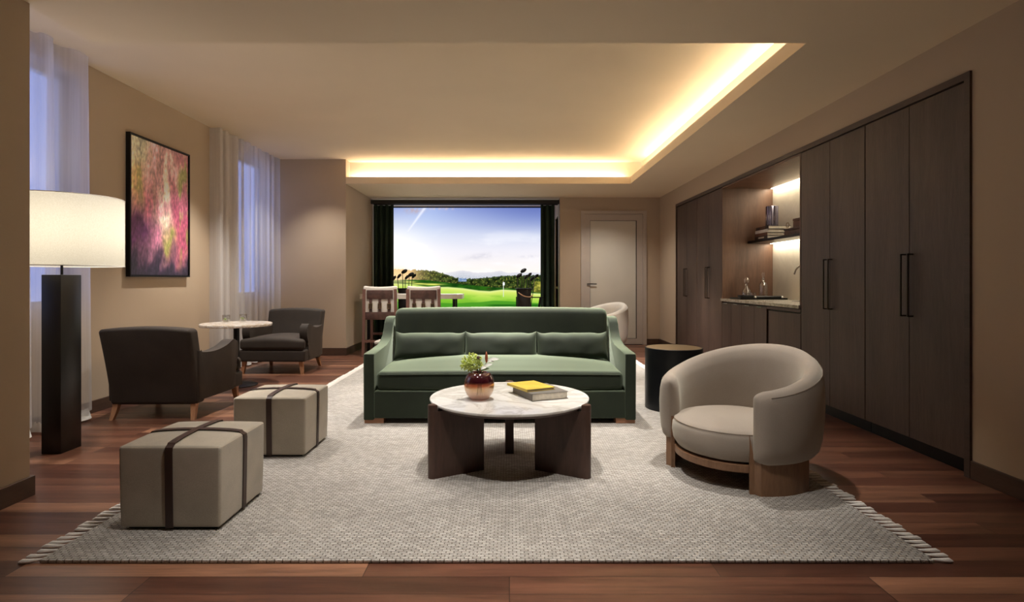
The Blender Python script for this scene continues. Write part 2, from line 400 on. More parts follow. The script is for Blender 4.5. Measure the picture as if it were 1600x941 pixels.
def interp(pts, t):
    for (a, u), (b_, v) in zip(pts, pts[1:]):
        if t <= b_: return u+(v-u)*(t-a)/(b_-a) if b_ > a else v
    return pts[-1][1]
def spline(ctrl, n=8):
    P = [Vector(p) for p in ctrl]; P = [2*P[0]-P[1]]+P+[2*P[-1]-P[-2]]; out = []
    for i in range(1, len(P)-2):
        for k in range(n):
            t = k/n; a, b_, c, d = P[i-1], P[i], P[i+1], P[i+2]
            out.append(.5*((2*b_)+(-a+c)*t+(2*a-5*b_+4*c-d)*t*t+(-a+3*b_-3*c+d)*t**3))
    out.append(P[-2]); return out

# ------------------------------------------------------------------ the room
CL, CH = 2.74, 3.13
struct('floor', B(-4.03, 4.2, -2.2, 12.6, -.1, 0), 'floor')
bm = bmesh.new()
box(bm, -4.03, 4.2, -2.2, 12.6, CH, CH+.15)
struct('ceiling', bm, 'ceil')
def poly_ceiling():
    bm = bmesh.new()
    box(bm, -2.70, 2.8, -2.2, 3.70, CL, CH)                 # lowered ceiling at the front
    box(bm, 2.155, 2.8, 3.70, 12.4, CL, CH)                 # along the right wall
    box(bm, -2.61, 2.155, 9.31, 12.4, CL, CH)               # at the back
    box(bm, 1.93, 2.155, 3.70, 9.31, CL, CL+.03); box(bm, 1.93, 1.955, 3.70, 9.10, CL+.03, 2.85)
    box(bm, -2.61, 1.93, 9.09, 9.31, CL, CL+.03); box(bm, -2.61, 1.955, 9.09, 9.115, CL+.03, 2.85)
    return bm
struct('ceiling_lowered', poly_ceiling(), 'ceil')
# left wall with two openings
SILL, HEAD = .97, 3.0
bm = bmesh.new()
for (y0, y1, z0, z1) in ((-2.2, 12.6, 0, SILL), (-2.2, 12.6, HEAD, CH), (-2.2, 2.7, SILL, HEAD), (5.02, 7.92, SILL, HEAD), (9.0, 12.6, SILL, HEAD)):
    box(bm, -4.03, -3.78, y0, y1, z0, z1)
struct('wall_left', bm, 'wall')
def window(n, y0, y1):
    fr = bmesh.new()
    for (a, b_, c, d) in ((y0, y0+.05, SILL, HEAD), (y1-.05, y1, SILL, HEAD), (y0, y1, SILL, SILL+.05), (y0, y1, HEAD-.05, HEAD)):
        box(fr, -4.0, -3.93, a, b_, c, d)
    f = struct('window_%d' % n, fr, 'winframe')
    obj('window_pane', B(-3.972, -3.964, y0+.04, y1-.04, SILL+.04, HEAD-.04), 'pane', f, smooth=False)
window(1, 2.7, 5.02); window(2, 7.92, 9.0)
struct('wall_left_front', B(-4.03, -2.67, -2.2, 3.17, 0, CL), 'wall')       # pier beside the camera
struct('wall_back_left', B(-3.78, -2.61, 9.09, 12.4, 0, CH), 'wall')        # block left of the screen bay
bm = bmesh.new(); box(bm, .94, 1.33, 10.6, 10.75, 0, CL); box(bm, 2.55, 2.95, 10.6, 10.75, 0, CL); box(bm, 1.33, 2.55, 10.6, 10.75, 2.49, CL)
box(bm, 1.28, 2.6, 10.70, 10.75, 0, 2.49); struct('wall_back', bm, 'wall')  # unseen panel added behind the door to block sky in its gaps
bm = bmesh.new()  # right side of the bay, with a recess
box(bm, .94, 1.05, 10.75, 11.0, 0, CL); box(bm, .94, 1.05, 11.7, 12.4, 0, CL); box(bm, .94, 1.05, 11.0, 11.7, 0, .4); box(bm, .94, 1.05, 11.0, 11.7, 2.45, CL)
struct('wall_bay', bm, 'wall')
bm = bmesh.new(); box(bm, 1.28, 1.31, 10.98, 11.72, .35, 2.5); box(bm, .96, 1.30, 10.97, 11.0, .4, 2.45); box(bm, .96, 1.30, 11.7, 11.73, .4, 2.45); box(bm, .96, 1.3, 11, 11.7, .38, .4); box(bm, .96, 1.3, 11, 11.7, 2.45, 2.47); box(bm, .95, 1.29, 11, 11.7, 1.03, 1.07)
t = tag(obj('recess_shelf', bm, 'niche', smooth=False), 'brown wooden recessed shelf niche beside the dark green drape', 'shelf')
struct('wall_screen', B(-2.61, .94, 12.25, 12.4, 0, CL), 'wall')
bm = bmesh.new(); box(bm, 2.8, 4.1, -2.2, 3.447, 0, CL); box(bm, 2.8, 4.1, 9.55, 10.6, 0, CL); box(bm, 2.8, 4.1, 3.447, 9.55, 2.47, CL); box(bm, 3.5, 4.1, 3.447, 9.55, 0, 2.47)
struct('wall_right', bm, 'wall')
struct('wall_front', B(-4.03, 4.2, -2.35, -2.2, 0, CH), 'wall')
# baseboards
struct('baseboard_left', B(-3.78, -3.762, 3.17, 9.09, 0, .11, .003), 'base')
bm = bmesh.new(); box(bm, -2.67, -2.652, -2.2, 3.188, 0, .11, .003); box(bm, -3.78, -2.67, 3.17, 3.188, 0, .11, .003)
struct('baseboard_front_left', bm, 'base')
bm = bmesh.new(); box(bm, -3.76, -2.592, 9.072, 9.09, 0, .12, .003); struct('baseboard_back_left', bm, 'basex')
struct('baseboard_bay', B(-2.61, -2.592, 9.09, 12.2, 0, .12, .003), 'base')
bm = bmesh.new(); box(bm, .94, 1.33, 10.582, 10.6, 0, .11, .003); box(bm, 2.55, 2.8, 10.582, 10.6, 0, .11, .003); struct('baseboard_back', bm, 'basex')
bm = bmesh.new(); box(bm, 2.782, 2.8, -2.2, 3.44, 0, .11, .003); box(bm, 2.782, 2.8, 9.56, 10.6, 0, .11, .003); struct('baseboard_right', bm, 'base')
# door
bm = bmesh.new()
box(bm, 1.33, 1.40, 10.578, 10.66, 0, 2.43); box(bm, 2.48, 2.55, 10.578, 10.66, 0, 2.43); box(bm, 1.33, 2.55, 10.578, 10.66, 2.43, 2.49)
dr = struct('door_1', bm, 'doorpaint')
bm = bmesh.new()
box(bm, 1.402, 1.50, 10.595, 10.64, .006, 2.428); box(bm, 2.365, 2.478, 10.595, 10.64, .01, 2.425); box(bm, 1.5, 2.365, 10.595, 10.64, 2.31, 2.425); box(bm, 1.5, 2.365, 10.595, 10.64, .01, .115)
obj('door_leaf', bm, 'doorpaint', dr, smooth=False)
obj('glass_panel', B(1.5, 2.365, 10.612, 10.628, .115, 2.31), 'frost', dr, smooth=False, label='frosted glass panel')
bm = bmesh.new()
for (a, b_, c, d) in ((1.499, 1.503, .114, 2.311), (2.355, 2.366, .114, 2.311), (1.5, 2.365, .114, .119), (1.5, 2.365, 2.306, 2.311)): box(bm, a, b_, 10.594, 10.612, c, d)
obj('glazing_bead', bm, 'black', dr, smooth=False)
bm = tube([(1.45, 10.60, 1.13), (1.45, 10.580, 1.13), (1.456, 10.574, 1.13), (1.62, 10.574, 1.13)], .009)
obj('door_handle', bm, 'black', dr, label='black lever handle')
# cabinet surround on the right wall
bm = bmesh.new(); box(bm, 2.785, 3.45, 3.447, 9.55, 2.425, 2.47); box(bm, 2.785, 3.45, 3.447, 3.49, 0, 2.425); box(bm, 2.785, 3.45, 9.515, 9.55, 0, 2.425)
struct('trim_1', bm, 'cabx')

# ------------------------------------------------------------------ built-in cabinets
def handle(parent, y, z0, z1, X=2.8):
    bm = bmesh.new()
    box(bm, X-.042, X-.032, y-.006, y+.006, z0, z1, .002); box(bm, X-.04, X, y-.005, y+.005, z0, z0+.01); box(bm, X-.04, X, y-.005, y+.005, z1-.01, z1)
    obj('handle', bm, 'bronze', parent, smooth=False)
def tall_cabinet(y0, y1, label):
    t = thing('tall_cabinet', label, 'cabinet', (2.8, (y0+y1)/2, 0), 0, 'tall wooden cabinets'); c = (y0+y1)/2; h = (y1-y0)/2
    bm = B(.022, .6, -h+.001, h-.001, .10, 2.415); obj('cabinet_body', bm, 'cab', t, smooth=False)
    obj('toe_kick', B(.05, .07, -h+.001, h-.001, 0, .10), 'black', t, smooth=False)
    for s in (-1, 1):
        a, b_ = (-h+.003, -.0025) if s < 0 else (.0025, h-.003)
        d = obj('door', B(0, .02, a, b_, .10, 2.418, .0015, 1), 'cab', t, smooth=False)
        handle(d, s*.035, .945, 1.385, 0)
    return t
tall_cabinet(3.495, 4.483, 'tall dark walnut two-door cabinet at the near right end of the wall')
tall_cabinet(4.487, 5.47, 'tall dark walnut two-door cabinet right beside the lit bar niche, on its near side')
tall_cabinet(7.51, 8.505, 'tall dark walnut two-door cabinet against the far side of the bar niche')
tall_cabinet(8.509, 9.51, 'tall dark walnut two-door cabinet farthest away, next to the back corner')
Y0, Y1 = 5.475, 7.505
# niche lining
nt = thing('bar_niche', 'warm walnut lining of the lit bar niche between the tall cabinets', 'niche', (2.8, Y0, .96))
obj('side_panel', B(.0, .66, Y1-Y0-.02, Y1-Y0, 0, 1.46), 'niche', nt, smooth=False)
obj('side_panel', B(.0, .66, 0, .02, 0, 1.46), 'niche', nt, smooth=False)
obj('top_panel', B(.0, .66, 0.02, Y1-Y0-.02, 1.445, 1.465), 'niche', nt, smooth=False)
obj('backsplash', B(.66, .68, 0, Y1-Y0, 0, 1.46), 'splash', nt, smooth=False, label='cream stone backsplash')
led = emit('led_strip', (1, .88, .66, 1), 14)
obj('light_strip', B(.635, .655, .03, Y1-Y0-.03, 1.437, 1.444), led, nt, smooth=False, label='glowing warm light strip')
t = thing('worktop', 'pale speckled stone worktop of the bar niche', 'worktop', (2.8, Y0, .925))
obj('slab', B(-.02, .655, .002, Y1-Y0-.002, 0, .035, .004), 'top', t, smooth=False)
t = thing('wall_shelf', 'black floating shelf holding books inside the bar niche', 'shelf', (3.13, Y0+.021, 1.68))
obj('shelf_board', B(0, .328, 0, Y1-Y0-.042, 0, .032, .002), 'black', t, smooth=False)
obj('light_strip', B(.29, .315, .02, Y1-Y0-.06, -.006, 0), led, t, smooth=False, label='glowing warm light strip')
# lower cabinets
lc = thing('base_cabinet', 'low walnut cabinet with narrow plank fronts under the worktop', 'cabinet', (2.8, 6.86, 0))
obj('cabinet_body', B(.022, .6, -.655, .643, .10, .918), 'cab', lc, smooth=False)
obj('toe_kick', B(.05, .07, -.655, .643, 0, .10), 'black', lc, smooth=False)
ed = [7.503, 7.2, 6.87, 6.52, 6.205]
for a, b_ in zip(ed, ed[1:]):
    d = obj('door', B(0, .02, b_-6.86+.003, a-6.86-.003, .10, .908, .002, 1), 'cab', lc, smooth=False)
    obj('edge_pull', B(-.012, .002, (a+b_)/2-6.86-.06, (a+b_)/2-6.86+.06, .897, .903), 'steel', d, smooth=False)
lc = thing('base_cabinet', 'low walnut cabinet with one wide inset door and dark side pull under the worktop', 'cabinet', (2.8, 5.84, 0))
obj('cabinet_body', B(.03, .6, -.362, .36, .10, .918), 'black', lc, smooth=False)
obj('toe_kick', B(.05, .07, -.362, .36, 0, .10), 'black', lc, smooth=False)
obj('door', B(0, .02, -.36, .315, .10, .875, .002, 1), 'cab', lc, smooth=False)
obj('filler_strip', B(0, .02, -.36, .36, .888, .918, .001, 1), 'cab', lc, smooth=False)
# sink and faucet
bm = bmesh.new(); box(bm, 0, .2, 0, .45, 0, .004)
t = tag(obj('sink', bm, 'black', loc=(3.21, 6.02, .9602), smooth=False), 'dark sink set into the worktop below the curved tap', 'sink')
t = thing('faucet', 'slim curved brushed metal tap over the sink in the niche', 'tap', (3.43, 6.28, .96))
obj('spout', tube(spline([(0, 0, 0), (0, 0, .25), (-.01, 0, .37), (-.07, .02, .425), (-.15, .05, .42), (-.22, .08, .37), (-.245, .09, .305)], 6), .009, 10), 'steel', t)
obj('spout_base', lathe([(0, 0), (.025, 0), (.025, .02), (.014, .03), (0, .03)], 24), 'bronze', t)
# things in the niche
def book(label, loc, rz, L, W, T, cover, cat='book', group=None, spine_label=None):
    """L along local y (spine side), W along x; spine at x=0"""
    t = thing('book', label, cat, loc, rz, group)
    bm = bmesh.new(); box(bm, 0, W, 0, L, 0, .003); box(bm, 0, W, 0, L, T-.003, T); box(bm, 0, .003, 0, L, .003, T-.003)
    obj('cover', bm, cover, t, smooth=False)
    obj('pages', B(.003, W-.005, .005, L-.005, .003, T-.003), 'page', t, smooth=False)
    if spine_label: obj('spine_label', B(-.0008, 0, L*.25, L*.7, T*.3, T*.7), spine_label, t, smooth=False)
    return t
zb = 1.7125
for i, (mt, T, L, Wd, dy, lb, sl) in enumerate([('drk', .042, .36, .25, 0, 'dark-spined art book at the bottom of the shelf stack', 'page'), ('brn', .038, .36, .245, .01, 'reddish brown art book second from bottom of the shelf stack', None),
                              ('whc', .040, .36, .25, .0, 'white-spined art book third up in the shelf stack', None), ('drk', .038, .35, .28, -.01, 'thin dark-spined book on top of the shelf stack', 'brn')]):
    book(lb, (3.165+.003*i, 6.99+dy, zb), 0, L, Wd, T, mt, group='books stacked on the niche shelf', spine_label=sl); zb += T
bm = bmesh.new(); sec = []
for z in (0, .004, .26, .262, .262, .02):
    rr = .072 if z in (0, .004, .26) else .066
    sec.append((rr, z))
def fluted(prof, seg=72, fl=12, amp=.05):
    bm = bmesh.new(); rows = []
    for r, z in prof: rows.append([bm.verts.new((r*(1+amp*math.cos(fl*2*PI*k/seg))*math.cos(2*PI*k/seg), r*(1+amp*math.cos(fl*2*PI*k/seg))*math.sin(2*PI*k/seg), z)) for k in range(seg)])
    grid_faces(bm, rows, True); bm.faces.new(rows[0]); bm.faces.new(list(reversed(rows[-1]))); return bm
t = tag(obj('cylinder_vase', fluted([(.068, 0), (.070, .004), (.070, .258), (.066, .26), (.064, .256), (.064, .02)], 72, 9, .07), plain('lilac_metal', (.36, .35, .47, 1), .16, .9), loc=(3.31, 7.18, zb+.001), ang=60),
        'fluted lilac-silver cylinder vase standing on the book stack', 'vase')
t = thing('leather_box', 'brown leather box lying flat on the niche shelf', 'box', (3.19, 6.20, 1.7125))
obj('box_body', B(0, .25, 0, .42, 0, .055, .006), 'lthr', t); obj('box_lid', B(-.003, .253, -.003, .423, .057, .082, .006), 'lthr', t)
t = thing('leather_box', 'smaller brown leather box on top of the flat leather box', 'box', (3.215, 6.10, 1.796))
obj('box_body', B(0, .2, .11, .36, 0, .07, .006), 'brn', t); obj('box_lid', B(-.003, .203, .107, .363, .072, .1, .006), 'brn', t)
bm = tube([(0, .035*math.cos(a*PI/3), .035+.032*math.sin(a*PI/3)) for a in range(6)], .005, 6, closed=True)
tag(obj('ornament', bm, 'brass', loc=(3.2, 6.555, 1.799)), 'small hexagonal metal ornament in front of the leather boxes', 'ornament')
# tray and glasses
t = thing('serving_tray', 'long black tray on the pale worktop', 'tray', (2.84, 7.0, .9605))
bm = B(0, .58, 0, .34, 0, .008); box(bm, 0, .58, 0, .01, .008, .02); box(bm, 0, .58, .33, .34, .008, .02); box(bm, 0, .01, .01, .33, .008, .02); box(bm, .57, .58, .01, .33, .008, .02)
obj('tray_body', bm, 'black', t, smooth=False)
t = thing('black_box', 'small black lidded box at the left end of the tray', 'box', (2.86, 7.02, .969))
obj('box_body', B(0, .15, 0, .12, 0, .032, .003), 'black', t); obj('box_lid', B(-.002, .152, -.002, .122, .033, .045, .003), 'black', t)
obj('knob', lathe([(0, 0), (.006, 0), (.008, .008), (.004, .014), (0, .015)], 12, c=(.03, .03, .045)), 'steel', t)
t = thing('napkin_roll', 'rolled black napkin with pale ends lying on the tray', 'napkin', (3.05, 7.05, .988))
obj('roll', tube([(0, 0, 0), (.31, 0, 0)], .018, 16), 'black', t); obj('end_cap', tube([(-.02, 0, 0), (-.001, 0, 0)], .016, 16), 'white', t, label='pale rolled end'); obj('end_cap', tube([(.311, 0, 0), (.33, 0, 0)], .016, 16), 'white', t, label='pale rolled end')
def glassvessel(name, prof, loc, label, cat, group=None): return tag(obj(name, lathe(prof, 32), 'glass', loc=loc, ang=60), label, cat, group)
rg = [(0, 0), (.025, 0), (.037, .02), (.040, .045), (.034, .072), (.031, .072), (.036, .045), (.033, .02), (.02, .006), (0, .006)]
glassvessel('round_glass', rg, (2.985, 7.20, .969), 'small round clear glass at left on the tray', 'glass', 'round glasses on the tray')
glassvessel('round_glass', rg, (3.075, 7.20, .969), 'small round clear glass nearer the bottle on the tray', 'glass', 'round glasses on the tray')
t = glassvessel('decanter', [(0, 0), (.045, 0), (.055, .02), (.05, .10), (.02, .14), (.014, .17), (.026, .185), (.022, .185), (.011, .17), (.016, .14), (.046, .1), (.05, .02), (0, .006)], (3.03, 7.28, .969), 'squat clear glass decanter behind the round glasses', 'decanter')
obj('stopper', lathe([(0, .175), (.011, .18), (.011, .19), (.03, .205), (.034, .235), (.02, .262), (0, .265)], 24), 'glass', t)
t = glassvessel('glass_bottle', [(0, 0), (.048, 0), (.05, .01), (.05, .17), (.042, .195), (.016, .21), (.015, .26), (.021, .265), (.018, .265), (.012, .26), (.013, .215), (.038, .19), (.046, .17), (.046, .01), (0, .008)], (3.225, 7.24, .969), 'tall clear glass bottle with a stopper on the tray', 'bottle')
obj('stopper', lathe([(0, .255), (.011, .258), (.011, .27), (.02, .285), (.016, .33), (0, .335)], 24), 'glass', t)

# ------------------------------------------------------------------ curtains
def drape(y0, y1, X0, amp, period, z0, z1, seed, ret=None, nz=10):
    rnd = random.Random(seed); pts = []
    n = int((y1-y0)/.012); ph = 0
    if ret: pts += [(ret, y0), (ret+(X0-ret)*.5, y0-.004)]
    y = y0; k = 0; a = amp
    for i in range(n+1):
        y = y0+(y1-y0)*i/n
        ph = 2*PI*(y-y0)/period+.9*math.sin(2.1*(y-y0)*5/max(.3, period*4)+seed)
        pts.append((X0+amp*math.cos(ph)*(1+.25*math.sin(3.7*y+seed)), y+amp*.35*math.sin(2*ph)))
    bm = bmesh.new(); rows = []
    for j in range(nz+1):
        f = j/nz; z = z0+(z1-z0)*f; sc = .5+.5*(1-f)
        rows.append([bm.verts.new((X0+(p[0]-X0)*(sc if i > 1 else 1), p[1], z)) for i, p in enumerate(pts)])
    grid_faces(bm, rows); return bm
def sheer_curtain(label, y0, y1, amp, period, seed, ret=None):
    t = thing('sheer_curtain', label, 'curtain', (0, 0, 0), 0, 'sheer curtains on the left wall')
    obj('curtain_cloth', drape(y0, y1, -3.655, amp, period, .09, CH-.01, seed, ret), 'sheer', t, ang=180)
    obj('hem', drape(y0, y1, -3.655, amp, period, .02, .10, seed, ret, 1), 'hem', t, ang=180, label='denser white hem')
    return t
sheer_curtain('floor-length sheer white curtain behind the floor lamp', 3.3, 4.90, .072, .30, 3)
sheer_curtain('floor-length sheer white curtain behind the marble side table and far armchair', 7.17, 9.03, .04, .20, 5, -3.776)
def side_drape(label, x0, x1, Y, seed):
    bm = bmesh.new(); rows = []; n = 120
    for j in range(13):
        f = j/12; z = .02+2.61*f; row = []
        for i in range(n+1):
            u = i/n; x = x0+(x1-x0)*u; ph = 2*PI*u*((x1-x0)/.105)+seed
            row.append(bm.verts.new((x+.012*math.sin(2*ph), Y+.045*math.cos(ph)*(1-.15*f)+.01*math.sin(5*ph*.3), z)))
        rows.append(row)
    grid_faces(bm, rows)
    o = obj('drape', bm, 'green', ang=180); tag(o, label, 'curtain', 'dark green drapes beside the screen'); return o
side_drape('dark green full-height drape left of the golf screen', -2.60, -2.20, 10.86, 0)
side_drape('dark green full-height drape right of the golf screen', .585, .87, 10.86, 1)
t = thing('valance', 'dark valance box across the top of the screen bay', 'valance', (-.83, 10.7, 2.63))
obj('fascia', B(-1.765, 1.765, -.04, .0, 0, .075, .002), 'val', t, smooth=False)
obj('track', B(-1.75, 1.75, .10, .16, .0, .03), 'black', t, smooth=False)

# ------------------------------------------------------------------ golf screen (colours of the projected picture, written per vertex)
def lerp(a, b_, t): t = max(0, min(1, t)); return tuple(x+(y-x)*t for x, y in zip(a, b_))
def nz(x, y, s=1, o=0): return noise.noise((x*s, y*s, o))
def fbm(x, y, s, o=0, oc=4): return sum(noise.noise((x*s*2**i, y*s*2**i, o+i))/2**i for i in range(oc))
def golf(px, py):
    hill = 426-3.2*math.exp(-((px-722)/13)**2)-2.2*math.exp(-((px-778)/12)**2)+1.0*fbm(px, 0, .08, 3)
    v = (py-325)/100; u = (px-615)/229
    c = interp3([(0, (134, 150, 206)), (.18, (164, 178, 220)), (.42, (206, 212, 232)), (.68, (232, 230, 238)), (1, (246, 238, 232))], v)
    c = lerp(c, (96, 112, 178), .85*smooth01((u-.35)/.65)*max(0, 1-v/.42)); c = lerp(c, (186, 210, 248), .45*math.exp(-((u-.22)/.16)**2)*max(0, 1-v/.6))
    c = lerp(c, (247, 247, 250), smooth01((fbm(px*.30, py, .05, 1)+.05)*1.5)*smooth01((py-350)/35)*.45)
    d2 = math.exp(-((px-752)/24)**2-((py-401-(752-px)*.14)/4.5)**2)*smooth01(.55+fbm(px*.5, py, .12, 7)); c = lerp(c, (202, 200, 212), .75*d2)
    c = lerp(c, (206, 206, 218), .6*math.exp(-((px-828)/16)**2-((py-401)/2)**2)*smooth01(.5+fbm(px, py, .15, 2)))
    glow = math.exp(-((px-612)/62)**2-((py-412)/56)**2); c = lerp(c, (255, 254, 250), min(1, 1.25*glow))
    c = lerp(c, (190, 160, 158), .7*math.exp(-((px-647)/13)**2-((py-329)/4.5)**2)*smooth01(.6+fbm(px, py, .15, 5)))
    c = lerp(c, (236, 200, 186), .6*math.exp(-((px-690)/22)**2-((py-326)/2.2)**2)*smooth01(.5+fbm(px, py, .2, 6)))
    d = abs((px-640)+(py-358)*.72)
    if 325 < py < 362: c = lerp(c, (238, 240, 252), .75*math.exp(-(d/(1.2+.05*(362-py)))**2))
    if py > hill:
        c = lerp((222, 220, 226), (188, 192, 204), (py-hill)/9)
        c = lerp(c, (240, 238, 236), .7*smooth01((725-px)/60))
        if py > 428.5: c = lerp(c, (232, 234, 236), .8*smooth01(2.2*noise.noise((px*.9, py*1.4, 2))))
    tl = interp([(600, 420), (640, 422), (665, 422.5), (680, 424), (697, 429), (712, 434), (735, 436), (760, 434), (790, 431), (850, 430)], px)+1.6*fbm(px, 0, .16, 9)-2.4*max(0, nz(px, 0, .42, 3))
    ground = interp([(600, 438), (640, 437), (668, 438), (690, 441), (720, 444), (748, 447), (770, 449), (800, 451), (825, 454), (838, 457), (850, 457)], px)
    if py > tl:
        n = fbm(px, py*1.3, .17, 11, 3); lit = max(0, nz(px, py, .42, 20))
        c = lerp((20, 30, 12), (70, 88, 36), .45+.9*n); c = lerp(c, (150, 152, 62), .75*smooth01(lit*2.4-.35)); c = lerp(c, (120, 132, 120), .35*smooth01((tl+3-py)/3))
        if px < 712: c = lerp(c, (236, 190, 132), math.exp(-max(0, px-640)/20))
        if 716 < px < 729 and 434 < py < 440: c = lerp((112, 138, 178), (186, 196, 206), smooth01(2*nz(px, py, .5)))
        if px > 834 and py > 440: c = lerp((80, 88, 30), (186, 178, 76), .5+n)
    if py > ground:
        g1 = interp([(600, 441), (640, 443), (668, 447), (700, 447.5), (724, 449.5), (748, 453), (765, 454), (785, 451.5), (812, 453), (830, 457), (850, 458)], px)
        c = lerp((18, 60, 14), (44, 100, 22), .5+fbm(px*.4, py, .15, 4))
        c = lerp(c, (92, 140, 40), .5*smooth01((nz(px*.5, py, .12, 14))*2))
        for (cx_, cy_, sx_, sy_) in ((655, 443.6, 14, 1.2), (676, 444.6, 16, 1.5), (640, 440.8, 10, 1.0)):
            c = lerp(c, (222, 222, 104), min(1, 1.1*math.exp(-((px-cx_)/sx_)**2-((py-cy_)/sy_)**2)))
        c = lerp(c, (60, 40, 24), .8*math.exp(-((px-764)/4)**2-((py-451.5)/1.0)**2))
        c = lerp(c, (206, 206, 168), .6*math.exp(-((px-795)/20)**2-((py-450.3-(px-795)*.06)/.5)**2))
        if py > g1:
            b1 = interp3([(0, (232, 238, 170)), (.22, (206, 224, 104)), (.55, (164, 210, 74)), (1, (120, 184, 48))], (py-g1)/24)
            b1 = lerp(b1, (120, 182, 48), .7*smooth01(.2+1.5*fbm(px*.22, py, .11, 8))*smooth01((py-459)/6))
            b1 = lerp(b1, (150, 206, 60), .4*smooth01((px-690)/-60)) if px < 690 else b1
            c = lerp(c, b1, smooth01((py-g1)/2.2))
            sh = smooth01((py-(471.5+1.8*math.sin(px*.045+1)+1.6*nz(px, py, .05)))/1.6)
            c = lerp(c, (62, 140, 34), .8*sh); c = lerp(c, (24, 84, 22), .7*smooth01((py-475)/1.6)*smooth01((px-752)/24)*smooth01((480-py)/2)); c = lerp(c, (96, 178, 48), smooth01((py-482)/6))
    c = lerp(c, (255, 222, 168), .75*math.exp(-((px-618)/24)**2-((py-432)/14)**2))
    if abs(px-786.6) < .45 and 440 < py < 464: c = (214, 224, 206)
    if 785.8 < px < 788.4 and 441.5 < py < 446: c = (250, 252, 255)
    return c
def interp3(pts, t):
    for (a, u), (b_, v_) in zip(pts, pts[1:]):
        if t <= b_: return lerp(u, v_, (t-a)/(b_-a))
    return pts[-1][1]
def picture(name, x0, x1, z0, z1, nx, nz_, fn, mat, flip=None):
    """grid in local x/z, colour from fn(u, v)"""
    me = bpy.data.meshes.new(name); V = []; F = []
    for j in range(nz_+1):
        for i in range(nx+1): V.append((x0+(x1-x0)*i/nx, 0, z0+(z1-z0)*j/nz_))
    for j in range(nz_):
        for i in range(nx):
            a = j*(nx+1)+i; F.append((a, a+1, a+nx+2, a+nx+1))
    me.from_pydata(V, [], F)
    at = me.color_attributes.new('Col', 'FLOAT_COLOR', 'POINT'); buf = []
    for v in V:
        c = fn(v[0], v[2]); buf += list(hexc(*[max(0, min(255, q)) for q in c]))
    at.data.foreach_set('color', buf); me.materials.append(mat)
    o = bpy.data.objects.new(name, me); C.objects.link(o); return o
SY = 11.9
ps = lambda x, z: (796+x*890/SY, 438-(z-1.2)*890/SY)
t = thing('projection_screen', 'large bright golf course screen showing sky, trees and green fairway', 'screen', (0, SY, 0))
pic = picture('screen_picture', -2.60, .80, .45, 2.712, 520, 346, lambda x, z: golf(*ps(x, z)), vcol('golf_picture', 1.14)); pic.parent = t
bm = B(-2.60, .82, .01, .05, .4, 2.74)
obj('screen_backing', bm, 'black', t, smooth=False)

# ------------------------------------------------------------------ wall art
def art(x, z):
    u = (x)/1.03; v = z/1.43    # u 0..1 across (near to far), v 0..1 up
    w1 = fbm(u*3, v*2, 1.2, 1); st = fbm(u*6, v*3.0, 1.5, 5); fine = fbm(u*22, v*14, 2.0, 9, 3)
    uu = u+.10*w1; vv = v+.16*w1+.05*st
    c = (196, 132, 140)
    c = lerp(c, (214, 206, 176), 1.6*math.exp(-((uu-.08)/.30)**2-((vv-.98)/.27)**2))
    c = lerp(c, (206, 184, 108), 1.1*math.exp(-((uu-.10)/.22)**2-((vv-.66)/.14)**2))
    c = lerp(c, (190, 88, 128), 1.0*math.exp(-((uu-.45)/.30)**2-((vv-.60)/.20)**2)*smooth01(.6+st*1.3))
    c = lerp(c, (168, 66, 98), 1.1*smooth01((uu-.5)/.3)*math.exp(-((vv-.42)/.30)**2))
    c = lerp(c, (226, 180, 190), .85*smooth01(.2+st*2.2)*smooth01((vv-.45)/.3)*smooth01((u-.18)/.25))
    c = lerp(c, (242, 224, 204), 1.25*math.exp(-((uu-.62)/.10)**2-((vv-.74)/.20)**2)*smooth01(.65+st*1.6))
    c = lerp(c, (246, 226, 200), 1.35*math.exp(-((uu-.56)/.09)**2-((vv-.42)/.10)**2))
    c = lerp(c, (128, 134, 58), 1.0*math.exp(-((uu-.62)/.12)**2-((vv-.25)/.09)**2))
    c = lerp(c, (110, 118, 50), .8*smooth01((uu-.78)/.1)*smooth01(.1+st*2.4))
    c = lerp(c, (86, 34, 84), 1.3*math.exp(-((uu-.08)/.28)**2-((vv-.30)/.17)**2))
    c = lerp(c, (206, 120, 160), .8*math.exp(-((uu-.40)/.08)**2-((vv-.24)/.12)**2))
    c = lerp(c, (44, 26, 52), 1.15*smooth01((.24-vv)/.2)*smooth01(1.15-uu*.6)); c = lerp(c, (176, 74, 100), .6*math.exp(-((uu-.8)/.12)**2-((vv-.22)/.12)**2))
    c = lerp(c, (30, 24, 44), .9*smooth01((.11-vv)/.08))
    k = 1.12+.30*fine+.22*st; return tuple(min(255, (q*.88+24)*k) for q in c)
at_ = thing('framed_painting', 'tall abstract painting in pink, cream and purple on the left wall', 'painting', (-3.779, 5.61, 1.235), PI/2)
p = picture('canvas', .02, 1.03, .02, 1.41, 150, 210, art, vcol('paint_canvas', None, .55)); p.parent = at_; p.location = (0, -.030, 0)
bm = bmesh.new()
for (a, b_, c, d) in ((0, .016, 0, 1.43), (1.034, 1.05, 0, 1.43), (.016, 1.034, 0, .016), (.016, 1.034, 1.414, 1.43)): box(bm, a, b_, -.045, 0, c, d)
box(bm, .016, 1.034, -.02, -.001, .016, 1.414)
obj('frame', bm, 'black', at_, smooth=False)

